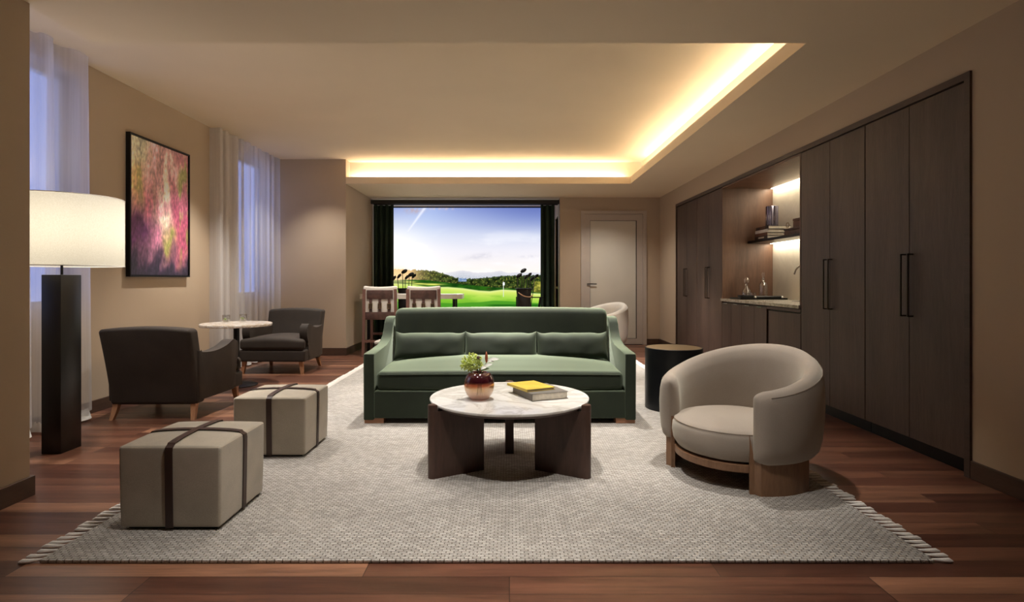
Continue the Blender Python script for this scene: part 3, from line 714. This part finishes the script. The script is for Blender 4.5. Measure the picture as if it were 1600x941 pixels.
# ------------------------------------------------------------------ rug
RX0, RX1, RY0, RY1 = -1.99, 1.80, 2.41, 8.65
rg_ = thing('area_rug', 'large pale taupe woven rug with tasselled sides under the seating group', 'rug')
bm = B(RX0, RX1, RY0, RY1, .001, .016, .004); obj('rug_weave', bm, 'rug', rg_)
rnd = random.Random(4)
for s, xe in ((-1, RX0), (1, RX1)):
    bm = bmesh.new(); y = RY0+.012
    while y < RY1-.01:
        L = .090+rnd.uniform(-.01, .012); dy = -.006+rnd.uniform(-.010, .010)
        tube([(xe-s*.004, y, .013), (xe+s*.02, y+dy*.2, .011), (xe+s*L*.5, y+dy*.6, .010), (xe+s*L*.8, y+dy*.9, .010), (xe+s*L, y+dy, .006)], [.0045, .0065, .009, .0105, .004], 8, bm)
        y += .042
    obj('fringe', bm, 'fringe', rg_, kind='stuff', label='cream knotted tassels')

# ------------------------------------------------------------------ ottomans
def ottoman(cx, cy, label):
    t = thing('cube_ottoman', label, 'ottoman', (cx, cy, .016), 0, 'strapped cube ottomans')
    W, H = .484, .384
    def wp(p):
        z = (p.z+H/2)/H
        p = p.copy(); k = 1-.022*(1-z)**2; p.x *= k; p.y *= k
        if p.z > H/2-.03:
            u = 1-(2*p.x/W)**2; v = 1-(2*p.y/W)**2; p.z += .018*max(0, u)**.5*max(0, v)**.5
        return p
    obj('upholstery', rbox(W, W, H, .014, (16, 16, 8), wp), 'hide', t, loc=(0, 0, H/2+.012))
    obj('foot_plinth', B(-.21, .21, -.21, .21, 0, .02), 'black', t, smooth=False)
    e = W/2
    bm = tube([(-e+.012, -e+.004, 0), (e-.012, -e+.004, 0), (e-.004, -e+.012, 0), (e-.004, e-.012, 0), (e-.012, e-.004, 0), (-e+.012, e-.004, 0), (-e+.004, e-.012, 0), (-e+.004, -e+.012, 0)], .0035, 6, closed=True)
    obj('piping', bm, 'seam', t, loc=(0, 0, H+.006))
    wd = .018; th = .004
    def band(alongx):
        pts = []
        prof = [(-e*.98-th*.6, .014), (-e*.995-th*.6, H*.5), (-e-th, H-.01), (-e-.001, H+.008), (-e+.014, H+.016)]
        for i in range(-6, 7):
            u = i/6*(e-.02); pts.append((u, H+.0165+.018*math.sqrt(max(0, 1-(u/e)**2))))
        allp = prof+pts+[(-a, b_) for a, b_ in reversed(prof)]
        bm = bmesh.new(); rows = []
        for k, (u, z) in enumerate(allp):
            a = allp[max(0, k-1)]; b2 = allp[min(len(allp)-1, k+1)]
            tx, tz = b2[0]-a[0], b2[1]-a[1]; l = math.hypot(tx, tz); nx_, nz2 = -tz/l*th, tx/l*th
            q = []
            for (w_, o_) in ((-wd, 0), (wd, 0), (wd, 1), (-wd, 1)):
                uu, zz = u+nx_*o_, z+nz2*o_
                q.append((uu, w_, zz) if alongx else (w_, uu, zz))
            rows.append(q)
        return loft(rows, bm)
    obj('strap', band(True), 'strap', t); obj('strap', band(False), 'strap', t)
    return t
o1 = ottoman(-1.606, 2.931, 'pale cube ottoman with crossed brown straps nearest the viewer')
dup(o1, (-1.604, 4.043, .016), 0, 'pale cube ottoman with crossed brown straps nearer the armchairs and sofa')

# ------------------------------------------------------------------ floor lamp
lt = thing('floor_lamp', 'floor lamp with glowing drum shade on a square black column', 'lamp', (-3.163, 4.025, 0))
obj('column', B(-.068, .068, -.095, .095, 0, 1.238, .004), 'ebony', lt)
obj('neck', tube([(0, 0, 1.238), (0, 0, 1.42)], .008, 12), 'black', lt)
sh = bmesh.new(); lathe([(.37, 1.295), (.37, 1.76), (.367, 1.76), (.367, 1.295)], 96, sh)
obj('lamp_shade', lathe([(.37, 1.30), (.37, 1.78)], 96, None), 'shade', lt, label='glowing cream drum shade'); sh.free()
bm = tube([(.37*math.cos(a*PI/24), .37*math.sin(a*PI/24), 1.30) for a in range(48)], .003, 6, closed=True)
obj('shade_ring', bm, 'hem', lt)
obj('shade_ring', tube([(.37*math.cos(a*PI/24), .37*math.sin(a*PI/24), 1.78) for a in range(48)], .003, 6, closed=True), 'hem', lt)
bm = bmesh.new()
for a in range(3): tube([(0, 0, 1.42), (.37*math.cos(a*2*PI/3+.3), .37*math.sin(a*2*PI/3+.3), 1.42)], .003, 6, bm)
obj('shade_spider', bm, 'black', lt)
l = bpy.data.lights.new('lamp_bulb', 'POINT'); l.energy = 13; l.color = (1, .90, .74); l.shadow_soft_size = .12
o = bpy.data.objects.new('lamp_bulb', l); C.objects.link(o); o.location = (-3.163, 4.025, 1.56)

# ------------------------------------------------------------------ armchairs
def armchair(loc, rz, label):
    t = thing('club_armchair', label, 'armchair', loc, rz, 'dark armchairs at the marble table')
    # seat base
    def wb(p):
        p = p.copy(); f = (p.y+.36)/.72; p.x *= 1.0-.10*max(0, min(1, f)); return p
    obj('seat_base', rbox(.86, .72, .145, .02, (8, 8, 3), wb), 'dvel', t, loc=(0, -.045, .232))
    def wc(p):
        p = p.copy(); f = smooth01((p.y+.27)/.05); p.x *= 1-.21*f
        if p.z > 0: p.z += .045*max(0, 1-(p.x/.36)**2)*max(0, 1-(p.y/.38)**2)**.7
        return p
    obj('seat_cushion', rbox(.84, .66, .14, .045, (14, 26, 3), wc), 'dvel', t, loc=(0, -.085, .376))
    def wk(p):
        p = p.copy(); z = (p.z+.34)/.68; p.y += .02+.15*z**1.3; p.x *= .97+.03*z
        if z > .8: p.z += .022*(1-(p.x/.38)**2)
        if p.y < .0: pass
        return p
    obj('backrest', rbox(.765, .15, .66, .032, (12, 4, 12), wk), 'dvel', t, loc=(0, .255, .455))
    prof = [(.34, .16), (-.20, .16), (-.255, .17), (-.265, .26), (-.27, .38), (-.305, .46), (-.318, .53), (-.305, .59), (-.265, .628), (-.20, .63), (-.12, .60), (0, .572), (.14, .562), (.30, .575), (.36, .60)]
    sp = [tuple(p)[:2] for p in spline([(a, b_, 0) for a, b_ in prof], 4)]
    for s in (-1, 1):
        bm = prism(sp, 'X', -.05, .05, .018, 3)
        for v in bm.verts:   # arms toe in towards the back
            v.co.x += s*(.375-.035*smooth01((v.co.y+.3)/.65))
        obj('arm', bm, 'dvel', t, ang=50)
    for (x, y) in ((-.37, -.36), (.37, -.36), (-.33, .31), (.33, .31)):
        sx = .016*(1 if x > 0 else -1); sy = (.05 if y > 0 else -.012)
        secs = []
        for k, f in enumerate((0, .35, .7, 1)):
            w_ = .016+.010*f; cx = x+sx*(1-f)**1.6; cy = y+sy*(1-f)**1.6; z = .165*f
            secs.append([(cx-w_, cy-w_, z), (cx+w_, cy-w_, z), (cx+w_, cy+w_, z), (cx-w_, cy+w_, z)])
        obj('leg', loft(secs), 'tan', t, ang=30)
    return t
a1 = armchair((-3.07, 5.25, 0), PI+.02, 'dark brown velvet armchair seen from behind, in front of the painting')
dup(a1, (-3.02, 7.66, 0), -.03, 'dark brown velvet armchair facing the viewer beyond the marble side table')
# round marble side table
t = thing('pedestal_table', 'small round marble-topped pedestal table between the two dark armchairs', 'table', (-3.12, 6.51, 0))
obj('tabletop', lathe([(0, .678), (.376, .678), (.381, .683), (.381, .704), (.377, .709), (0, .709)], 72), 'marble2', t, label='white veined marble top')
obj('column', tube([(0, 0, .02), (0, 0, .678)], .032, 24), 'black', t)
obj('base_plate', lathe([(0, 0), (.225, 0), (.228, .006), (.20, .016), (.05, .026), (0, .026)], 48), 'black', t)
def tumbler(loc, label):
    t = thing('tumbler', label, 'glass', loc, 0, 'drinks on the marble table')
    obj('glass_body', lathe([(0, 0), (.037, 0), (.039, .004), (.041, .092), (.0385, .092), (.036, .012), (0, .012)], 32), 'glass', t, ang=60)
    bm = bmesh.new(); rr = random.Random(2)
    for i in range(4):
        x, y = rr.uniform(-.014, .014), rr.uniform(-.014, .014); box(bm, x-.011, x+.011, y-.011, y+.011, .014+.012*i, .034+.012*i, .003)
    obj('ice', bm, 'ice', t); obj('drink', lathe([(0, .013), (.0355, .013), (.0375, .055), (0, .055)], 24), glassy('pale_drink', (.95, .93, .75, 1), .05, .92), t)
    obj('lime_wedge', prism([(-.018, .035), (.018, .035), (.012, .052), (0, .058), (-.012, .052)], 'Y', -.034, -.026, .001), 'lime', t)
    return t
tumbler((-3.247, 6.53, .7095), 'short tumbler with ice and lime, left on the round marble table')
tumbler((-3.128, 6.69, .7095), 'short tumbler with ice and lime, right on the round marble table')

# ------------------------------------------------------------------ sofa
st_ = thing('sofa', 'large dark green velvet sofa with sloping arms facing the coffee table', 'sofa', (-.08, 5.19, .016))
W2 = 1.125
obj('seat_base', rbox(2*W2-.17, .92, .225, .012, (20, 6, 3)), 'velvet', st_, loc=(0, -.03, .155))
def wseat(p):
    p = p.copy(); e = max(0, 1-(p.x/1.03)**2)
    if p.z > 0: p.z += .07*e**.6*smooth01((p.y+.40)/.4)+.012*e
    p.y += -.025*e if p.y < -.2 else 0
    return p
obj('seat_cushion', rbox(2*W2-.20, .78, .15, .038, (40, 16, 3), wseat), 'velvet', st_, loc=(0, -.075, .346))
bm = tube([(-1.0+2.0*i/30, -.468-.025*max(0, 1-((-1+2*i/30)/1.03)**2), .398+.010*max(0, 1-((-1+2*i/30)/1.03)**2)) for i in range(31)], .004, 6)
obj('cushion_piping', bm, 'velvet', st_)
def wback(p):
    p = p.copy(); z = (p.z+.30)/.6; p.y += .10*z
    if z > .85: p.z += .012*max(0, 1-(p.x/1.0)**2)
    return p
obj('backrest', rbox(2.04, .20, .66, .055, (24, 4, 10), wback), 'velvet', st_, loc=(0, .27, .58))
prof = [(-.49, .03), (-.49, .555), (-.488, .572), (-.47, .58), (-.20, .583), (.0, .595), (.14, .615), (.22, .65), (.27, .71), (.30, .77), (.33, .812), (.38, .83), (.47, .83), (.48, .82), (.48, .03)]
for s in (-1, 1):
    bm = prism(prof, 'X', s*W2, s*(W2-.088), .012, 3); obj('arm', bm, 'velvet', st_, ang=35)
for s in (-1, 1):
    obj('leg', B(s*1.04-.08, s*1.04+.08, -.48, -.38, .0, .042, .003), 'sofaleg', st_, smooth=False); obj('leg', B(s*1.04-.08, s*1.04+.08, .36, .46, .0, .042, .003), 'sofaleg', st_, smooth=False)
def pillow(cx, w_, label, seed):
    bm = bmesh.new(); nu, nv = 44, 20; front = []; back = []
    for j in range(nv+1):
        fr, bk = [], []
        for i in range(nu+1):
            u = math.sin((-1+2*i/nu)*PI/2); v = math.sin((-1+2*j/nv)*PI/2)
            x = w_/2*u*(1-.022*(1-v*v)); ear = .010*abs(u)**12*(1 if v > 0 else -1)*abs(v)
            z = .118*v*(1-.06*math.exp(-((abs(u)-.80)/.15)**2))+ear*1.6+.005*noise.noise((x*8, v, seed))*abs(v)
            t = .082*(max(0, 1-u**4)*max(0, 1-v**4))**.55+.003+.008*noise.noise((x*7+seed, z*11, seed+4))*(1-u**4)*(1-v**4)
            lean = .045*v
            fr.append(bm.verts.new((x, -t+lean, z)))
            bk.append(fr[-1] if i in (0, nu) or j in (0, nv) else bm.verts.new((x, t*.8+lean, z)))
        front.append(fr); back.append(bk)
    grid_faces(bm, front); grid_faces(bm, back)
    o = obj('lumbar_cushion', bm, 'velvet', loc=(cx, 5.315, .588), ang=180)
    return tag(o, label, 'cushion', 'green lumbar cushions')
pillow(-.74, .66, 'green velvet lumbar cushion at the left end of the sofa', 1)
pillow(-.08, .67, 'green velvet lumbar cushion in the middle of the sofa', 2)
pillow(.585, .66, 'green velvet lumbar cushion at the right end of the sofa', 3)

# ------------------------------------------------------------------ coffee table
ct = thing('coffee_table', 'round white marble coffee table on three dark walnut slab legs', 'coffee table', (0, 3.68, .016))
H = .436
obj('tabletop', lathe([(0, H-.018), (.502, H-.018), (.510, H-.010), (.510, H-.003), (.507, H), (0, H)], 96), 'marble', ct, label='white marble top')
obj('under_frame', lathe([(0, H-.034), (.485, H-.034), (.495, H-.019), (0, H-.019)], 96), 'leg', ct)
for a in (210, 330, 90):
    bm = bmesh.new(); r0, r1, th = .20, .560, .029
    pl = [(r0, -th), (r1-th, -th)]+[(r1-th+th*math.sin(k*PI/8), -th*math.cos(k*PI/8)) for k in range(1, 8)]+[(r1-th, th), (r0, th)]
    prism(pl, 'Z', 0, H-.036, 0, 1, bm)
    # rounded knob that rises past the marble edge
    pk = [(.512, -th)]+[(r1-th+th*math.sin(k*PI/8), -th*math.cos(k*PI/8)) for k in range(0, 9)]+[(.512, th)]
    kb = bmesh.new(); prism(pk, 'Z', H-.040, H+.004, .006, 2, kb); me_ = bpy.data.meshes.new('tmp'); kb.to_mesh(me_); kb.free(); bm.from_mesh(me_); bpy.data.meshes.remove(me_)
    bmesh.ops.rotate(bm, verts=bm.verts, cent=(0, 0, 0), matrix=Matrix.Rotation(math.radians(a), 3, 'Z'))
    obj('leg', bm, 'leg', ct, ang=35)
TZ = .016+H+.0005
prof = [(0, .004), (.052, .0), (.060, .004), (.062, .012), (.078, .030), (.090, .055), (.095, .085), (.093, .115), (.083, .145), (.068, .163), (.052, .170), (.045, .166), (.044, .160), (.052, .158), (.064, .152), (.078, .138), (.088, .112), (.090, .085), (.085, .056), (.073, .033), (.055, .02), (0, .016)]
tag(obj('round_vase', lathe(prof, 64), 'vase', loc=(-.190, 3.585, TZ), ang=80), 'round plum-to-clear glass vase on the marble coffee table', 'vase')
fl = thing('green_sprig', 'fluffy yellow-green sprigs leaning left out of the glass vase', 'flowers', (-.19, 3.585, TZ))
rnd = random.Random(8)
bm = bmesh.new(); heads = [(-.075, 0, .235, .036), (-.045, .01, .255, .034), (-.095, -.01, .215, .026), (-.03, -.01, .215, .032), (-.005, -.005, .25, .022), (.0, .0, .205, .028), (-.06, 0, .20, .026)]
for (x, y, z, r) in heads: tube(spline([(rnd.uniform(-.02, .02), 0, .02), (.0, 0, .16), (x, y, z)], 5), .0016, 5, bm)
obj('stem', bm, 'stem', fl)
bm = bmesh.new()
for (x, y, z, r) in heads:
    for i in range(70):
        d = Vector((rnd.gauss(0, 1), rnd.gauss(0, 1), rnd.gauss(0, 1))).normalized(); p = Vector((x, y, z))+d*r*rnd.uniform(.5, 1.05); q = rnd.uniform(.0025, .0052)
        m_ = Matrix.Translation(p) @ d.to_track_quat('Z', 'Y').to_matrix().to_4x4() @ Matrix.Diagonal((1, 1, 2.0, 1))
        bmesh.ops.create_icosphere(bm, subdivisions=1, radius=q, matrix=m_)
obj('blossom', bm, 'sprig', fl, kind='stuff')
bmesh_b = bmesh.new(); bmesh.ops.create_icosphere(bmesh_b, subdivisions=2, radius=.012, matrix=Matrix.Translation((-.004, -.015, .262)))
obj('seed_head', bmesh_b, 'lthr', fl, label='brown seed head')
def leaf(bm, p0, d, L, wd, up=(0, 0, 1)):
    d = Vector(d).normalized(); s = d.cross(Vector(up)).normalized(); n = s.cross(d); rows = []
    for i in range(9):
        t_ = i/8; w_ = wd*math.sin(PI*min(1, t_*.96+.03))**.8; c = Vector(p0)+d*L*t_+n*(.012*math.sin(PI*t_)); rows.append([bm.verts.new(c-s*w_+n*.002), bm.verts.new(c-n*.0015), bm.verts.new(c+s*w_+n*.002), bm.verts.new(c+n*.0006)])
    grid_faces(bm, rows, True)
lf = thing('leaf_spray', 'pale white leaves with a rust bud leaning right out of the vase', 'flowers', (-.19, 3.585, TZ))
bm = bmesh.new(); tube(spline([(.0, 0, .02), (.01, 0, .16), (.045, 0, .23), (.05, 0, .25)], 5), .0018, 5, bm); tube(spline([(.01, 0, .02), (.012, 0, .15), (.03, -.01, .2)], 5), .0016, 5, bm); obj('stem', bm, 'stem', lf)
for (p0, d, L, wd) in (((.055, 0, .243), (1, -.2, .12), .075, .010), ((.05, 0, .235), (1, -.3, -.02), .05, .007), ((.02, -.01, .195), (1, -.3, .45), .075, .011), ((.01, -.02, .19), (.9, -.5, .3), .045, .012)):
    bm = bmesh.new(); leaf(bm, p0, d, L, wd, (0, -1, .6)); obj('leaf', bm, 'wleaf', lf, ang=80)
bm = bmesh.new(); leaf(bm, (.01, -.01, .18), (1, -.3, .25), .06, .009, (0, -1, .6)); obj('leaf', bm, 'stem', lf, ang=80, label='dark green leaf')
obj('bud', lathe([(0, 0), (.006, .01), (.010, .03), (.007, .055), (0, .075)], 12, c=(.045, 0, .225)), 'bud', lf, label='rust coloured bud')
# books
ang = math.atan2(.278, -.137)  # direction of the spine edge
b1 = book('thick grey cloth book lying under the yellow book on the coffee table', (.005, 3.775, TZ), 0, .31, .25, .046, 'greyc')
b1.rotation_euler = (0, 0, math.atan2(.094, .233)); b1.location = (.139, 3.504, TZ)
b2 = book('thin book with a yellow cover on top of the grey book', (.11, 3.56, TZ+.0465), math.atan2(.094, .233)+.10, .27, .205, .016, 'yel')
for ch in b2.children: pass

# ------------------------------------------------------------------ barrel lounge chairs
def barrel(loc, rz, label, fab, hs=1.0, lo=.57):
    t = thing('barrel_chair', label, 'lounge chair', loc, rz, 'curved barrel lounge chairs')
    A = math.radians(134.5); n = 72; secs = []
    def pt(th, r, z): return Vector((r*math.sin(th), r*math.cos(th), z))     # th=0 at the back (+y)
    def ztop(th): return (lo+(.76-lo)*(.5+.5*math.cos(PI*min(1, abs(th)/A)))**.85)*hs
    rim = []
    for s in [math.copysign(1-(1-abs(q))**1.7 if abs(q) > .0 else 0, q) for q in [-1+2*i/n for i in range(n+1)]]:
        th = s*A; zt = ztop(th); zb_ = .165
        d = (A-abs(th))*.41; k = 1 if d > .075 else math.sqrt(max(.0, 1-(1-d/.075)**2))
        k = max(k, .05)
        # closed section, outer side first: (radius, height fraction)
        flare = .5+.5*math.cos(PI*min(1, abs(th)/A))
        cs = [(.400, 0, -.0), (.430, .015, 0), (.452, .07, 0), (.466, .2, 0), (.474, .4, 0), (.476, .6, 0), (.472, .78, 0), (.462, .9, 0), (.445, .965, 0), (.418, 1.0, 0), (.388, .985, 0), (.365, .93, 0), (.352, .82, 0), (.346, .6, 0), (.345, .35, 0), (.348, .12, 0), (.360, .03, 0), (.380, .0, 0)]
        rc = .41; zc = (zt+zb_)/2; ring = []
        for (r, f, _) in cs:
            z = zb_+(zt-zb_)*f; r2 = r+.012*flare*(f-.5)
            ring.append(pt(th, rc+(r2-rc)*(k if k < 1 else 1), zc+(z-zc)*(.80+.20*k)))
        secs.append(ring)
        if abs(s) < .93: rim.append(pt(th, .4585+.006*flare, zb_+(zt-zb_)*.925))
    obj('shell', loft(secs), fab, t, ang=180)
    obj('piping', tube(rim, .0018, 6), 'seam_t' if fab == 'boucle' else fab, t)
    # seat
    def ell(r, z): return (r, z)
    obj('seat_cushion', lathe([(0, .15), (.30, .15), (.345, .165), (.368, .20), (.376, .25), (.372, .30), (.358, .325), (.33, .338), (.25, .357), (.12, .368), (0, .370)], 72), fab, t, loc=(0, -.03, 0), ang=80)
    obj('seat_piping', tube([(.363*math.cos(a*PI/36), .363*math.sin(a*PI/36)-.03, .322) for a in range(72)], .002, 6, closed=True), 'seam_t' if fab == 'boucle' else fab, t)
    obj('base_ring', lathe([(0, .105), (.350, .105), (.360, .112), (.360, .148), (.352, .152), (0, .152)], 72), 'oak', t, loc=(0, -.03, 0), label='wooden ring under the seat')
    for s in (-1, 1):
        secs = []; a0, a1_ = math.radians(137), math.radians(86)
        for i in range(15):
            th = s*(a0+(a1_-a0)*i/14); zt = .325 if i < 1 else .325
            ro = .402 if i < 2 else .430; secs.append([pt(th, .378, 0), pt(th, ro, 0), pt(th, ro, zt if i < 1 else .18), pt(th, .378, zt if i < 1 else .18)])
        obj('leg', loft(secs), 'oak', t, ang=35, label='curved wooden panel leg')
    return t
fdir = math.atan2(-.555, -.83)           # where the chair faces
barrel((1.42, 3.54, .016), fdir+PI/2, 'taupe curved barrel lounge chair with wooden panel legs on the rug at right', 'boucle')
barrel((1.50, 9.50, 0), fdir+PI/2-.1, 'cream curved barrel chair half hidden behind the sofa near the door', 'cream', 1.09, .58)
# drum side table
t = thing('drum_table', 'dark round drum side table with bronze top between sofa and barrel chair', 'side table', (1.527, 5.30, .016))
obj('drum', lathe([(0, .0), (.255, .0), (.26, .004), (.26, .56), (.252, .563), (.250, .557), (0, .557)], 72), 'drum', t)
obj('tabletop', lathe([(0, .5575), (.249, .5575), (.249, .560), (0, .560)], 72), 'gtable', t, label='bronze disc top')

# ------------------------------------------------------------------ bar stools, bar table, golf things
def stool(loc, rz, label):
    t = thing('bar_stool', label, 'bar stool', loc, rz, 'leather-strapped bar stools')
    for s in (-1, 1):
        obj('rear_leg', loft([[(s*x-.022, y-.018, z), (s*x+.022, y-.018, z), (s*x+.022, y+.018, z), (s*x-.022, y+.018, z)] for (x, y, z) in ((.255, .27, 0), (.250, .24, .6), (.245, .26, 1.06))]), 'lwood', t, ang=30)
        obj('front_leg', B(s*.24-.02, s*.24+.02, -.24, -.20, 0, .66, .003), 'lwood', t, smooth=False)
        obj('stretcher', B(s*.245-.012, s*.245+.012, -.21, .25, .20, .235), 'lwood', t, smooth=False)
    obj('stretcher', B(-.24, .24, .235, .262, .225, .26), 'lwood', t, smooth=False); obj('stretcher', B(-.23, .23, -.235, -.205, .30, .335), 'lwood', t, smooth=False)
    obj('seat_rail', B(-.25, .25, -.22, .24, .58, .63), 'lwood', t, smooth=False)
    obj('seat_cushion', rbox(.50, .46, .08, .03, (8, 8, 2)), 'cream', t, loc=(0, -.01, .668))
    def wk(p):
        p = p.copy(); p.z += .018*(2*p.x/.52)**2 if p.z > .1 else 0; return p
    obj('back_cushion', rbox(.53, .07, .42, .03, (10, 2, 8), wk), 'cream', t, loc=(0, .205, .885))
    obj('leather_band', B(-.205, .205, .243, .252, .905, 1.045, .003), 'lthr', t, label='wide brown leather band')
    obj('leather_band', B(-.235, .235, .243, .252, .585, .70, .003), 'lthr', t, label='lower brown leather band')
    for x in (-.145, 0, .145):
        sp = obj('strap', B(x-.022, x+.022, .243, .250, .69, .91), 'lthr', t, smooth=False)
        bk = tube([(x-.026, .256, .755), (x+.026, .256, .755), (x+.026, .256, .835), (x-.026, .256, .835)], .008, 6, closed=True); tube([(x, .258, .755), (x, .258, .835)], .004, 6, bk)
        obj('buckle', bk, 'brass', sp, label='brass buckle')
    return t
s1 = stool((-2.03, 9.17, 0), PI, 'wooden bar stool with strapped leather back, left one by the green drape')
dup(s1, (-1.34, 9.17, 0), PI-.03, 'wooden bar stool with strapped leather back, right one in front of the screen')
t = thing('bar_table', 'long white high table with dark legs in front of the golf screen', 'table', (-1.655, 9.78, 0))
obj('tabletop', B(-.86, .86, -.22, .22, .885, .965, .003), 'white', t, smooth=False)
for (x, y) in ((-.72, -.15), (.72, -.15), (-.72, .15), (.72, .15)): obj('leg', B(x-.025, x+.025, y-.025, y+.025, 0, .885), 'black', t, smooth=False)

def footstool():
    t = thing('footstool', 'low brown box stool with pale cushion behind the left sofa arm', 'stool', (-1.86, 8.84, 0))
    obj('stool_body', B(-.2, .2, -.15, .15, 0, .22, .01), 'lthr', t); obj('seat_pad', rbox(.41, .31, .05, .02, (6, 6, 2)), 'cream', t, loc=(0, 0, .245))
footstool()
def club(loc, tilt, kind, label, L=1.15, az=0):
    t = thing('golf_club', label, 'golf club', loc, az, 'golf clubs in the bags'); t.rotation_euler = (0, tilt, az)
    obj('shaft', tube([(0, 0, 0), (0, 0, L)], .0065, 8), 'shaft', t)
    bm = bmesh.new()
    if kind == 'wood': bmesh.ops.create_uvsphere(bm, u_segments=16, v_segments=10, radius=1, matrix=Matrix.Translation((.035, 0, L+.01)) @ Matrix.Rotation(-.5, 4, 'Y') @ Matrix.Diagonal((.062, .045, .034, 1)))
    else: prism([(-.01, L-.02), (.02, L-.03), (.075, L+.02), (.07, L+.055), (.03, L+.045), (0, L+.01)], 'Y', -.012, .012, .004, 2, bm)
    obj('club_head', bm, 'black', t)
    return t
def golf_bag(loc, rz, label):
    t = thing('golf_bag', label, 'golf bag', loc, rz, 'golf bags by the screen')
    secs = []
    for (z, a) in ((0, .125), (.03, .135), (.5, .128), (.93, .130), (1.02, .138), (1.05, .138), (1.05, .128), (.9, .118), (.05, .112)): secs.append([(a*math.cos(2*PI*k/28), a*.85*math.sin(2*PI*k/28), z) for k in range(28)])
    obj('bag_body', loft(secs), 'bagm', t, ang=50)
    obj('collar', tube([(.143*math.cos(2*PI*k/28), .143*.85*math.sin(2*PI*k/28), 1.045) for k in range(28)], .012, 8, closed=True), 'black', t)
    obj('pocket', rbox(.18, .07, .36, .03, (5, 2, 6)), 'bagp' if rz > 1 else 'bagm', t, loc=(0, -.135, .42))
    obj('carry_strap', tube(spline([(-.13, -.09, .98), (-.05, -.155, .92), (.06, -.16, .90), (.13, -.1, .93)], 5), .010, 8), 'bagp', t, label='tan carry strap')
    for s in (-1, 1): obj('stand_leg', tube([(s*.06, .11, .85), (s*.20, .34, .0)], .008, 8), 'black', t)
    return t
golf_bag((-1.87, 10.25, .0), 0, 'black golf bag full of clubs behind the white table, left of the screen')
golf_bag((.26, 10.25, 0), .25, 'black golf bag full of clubs standing at the right of the screen')
CLUBS = ((-1.87, 'left', ((-.07, -.17, 'iron', .02, 'leftmost thin-headed club leaning over the rim of the left golf bag'),
                 (-.05, -.10, 'iron', .06, 'second club from the left in the left golf bag, thin iron head'),
                 (-.03, -.035, 'wood', .17, 'tallest round-headed club in the left golf bag'),
                 (.0, .0, 'iron', .03, 'short iron-headed club in the middle of the left golf bag'),
                 (.03, .045, 'wood', .10, 'round-headed club right of the tallest one in the left golf bag'),
                 (.05, .09, 'iron', .07, 'rightmost iron-headed club in the left golf bag'))),
         (.26, 'right', ((-.06, -.075, 'wood', .07, 'leftmost round-headed club in the right golf bag'),
                 (-.03, -.02, 'wood', .19, 'tallest round-headed club in the right golf bag'),
                 (.0, .01, 'iron', .04, 'short iron-headed club in the middle of the right golf bag'),
                 (.03, .05, 'iron', .09, 'iron-headed club just right of the middle in the right golf bag'),
                 (.05, .10, 'iron', .0, 'lowest iron-headed club in the right golf bag'),
                 (.07, .20, 'iron', .10, 'rightmost club leaning towards the drape from the right golf bag'))))
for bx, side, lst in CLUBS:
    for i, (dx, tl, kd, dl, lb) in enumerate(lst):
        club((bx+dx*.6, 10.25+.03*((i % 3)-1), .12), tl, kd, lb, 1.10+dl*.75, .15*i)
# director style stand beside the right bag
t = thing('bag_rack', 'small dark rack with a flat arm beside the right golf bag', 'rack', (.42, 10.45, 0))
obj('rack_arm', B(-.30, .20, -.02, .02, .875, .895), 'black', t, smooth=False)
obj('rack_leg', loft([[(x-.02, -.02, z), (x+.02, -.02, z), (x+.02, .02, z), (x-.02, .02, z)] for x, z in ((.0, 0), (.15, .875))]), 'black', t, ang=30); obj('rack_leg', B(-.30, -.27, -.02, .02, 0, .875), 'black', t, smooth=False)
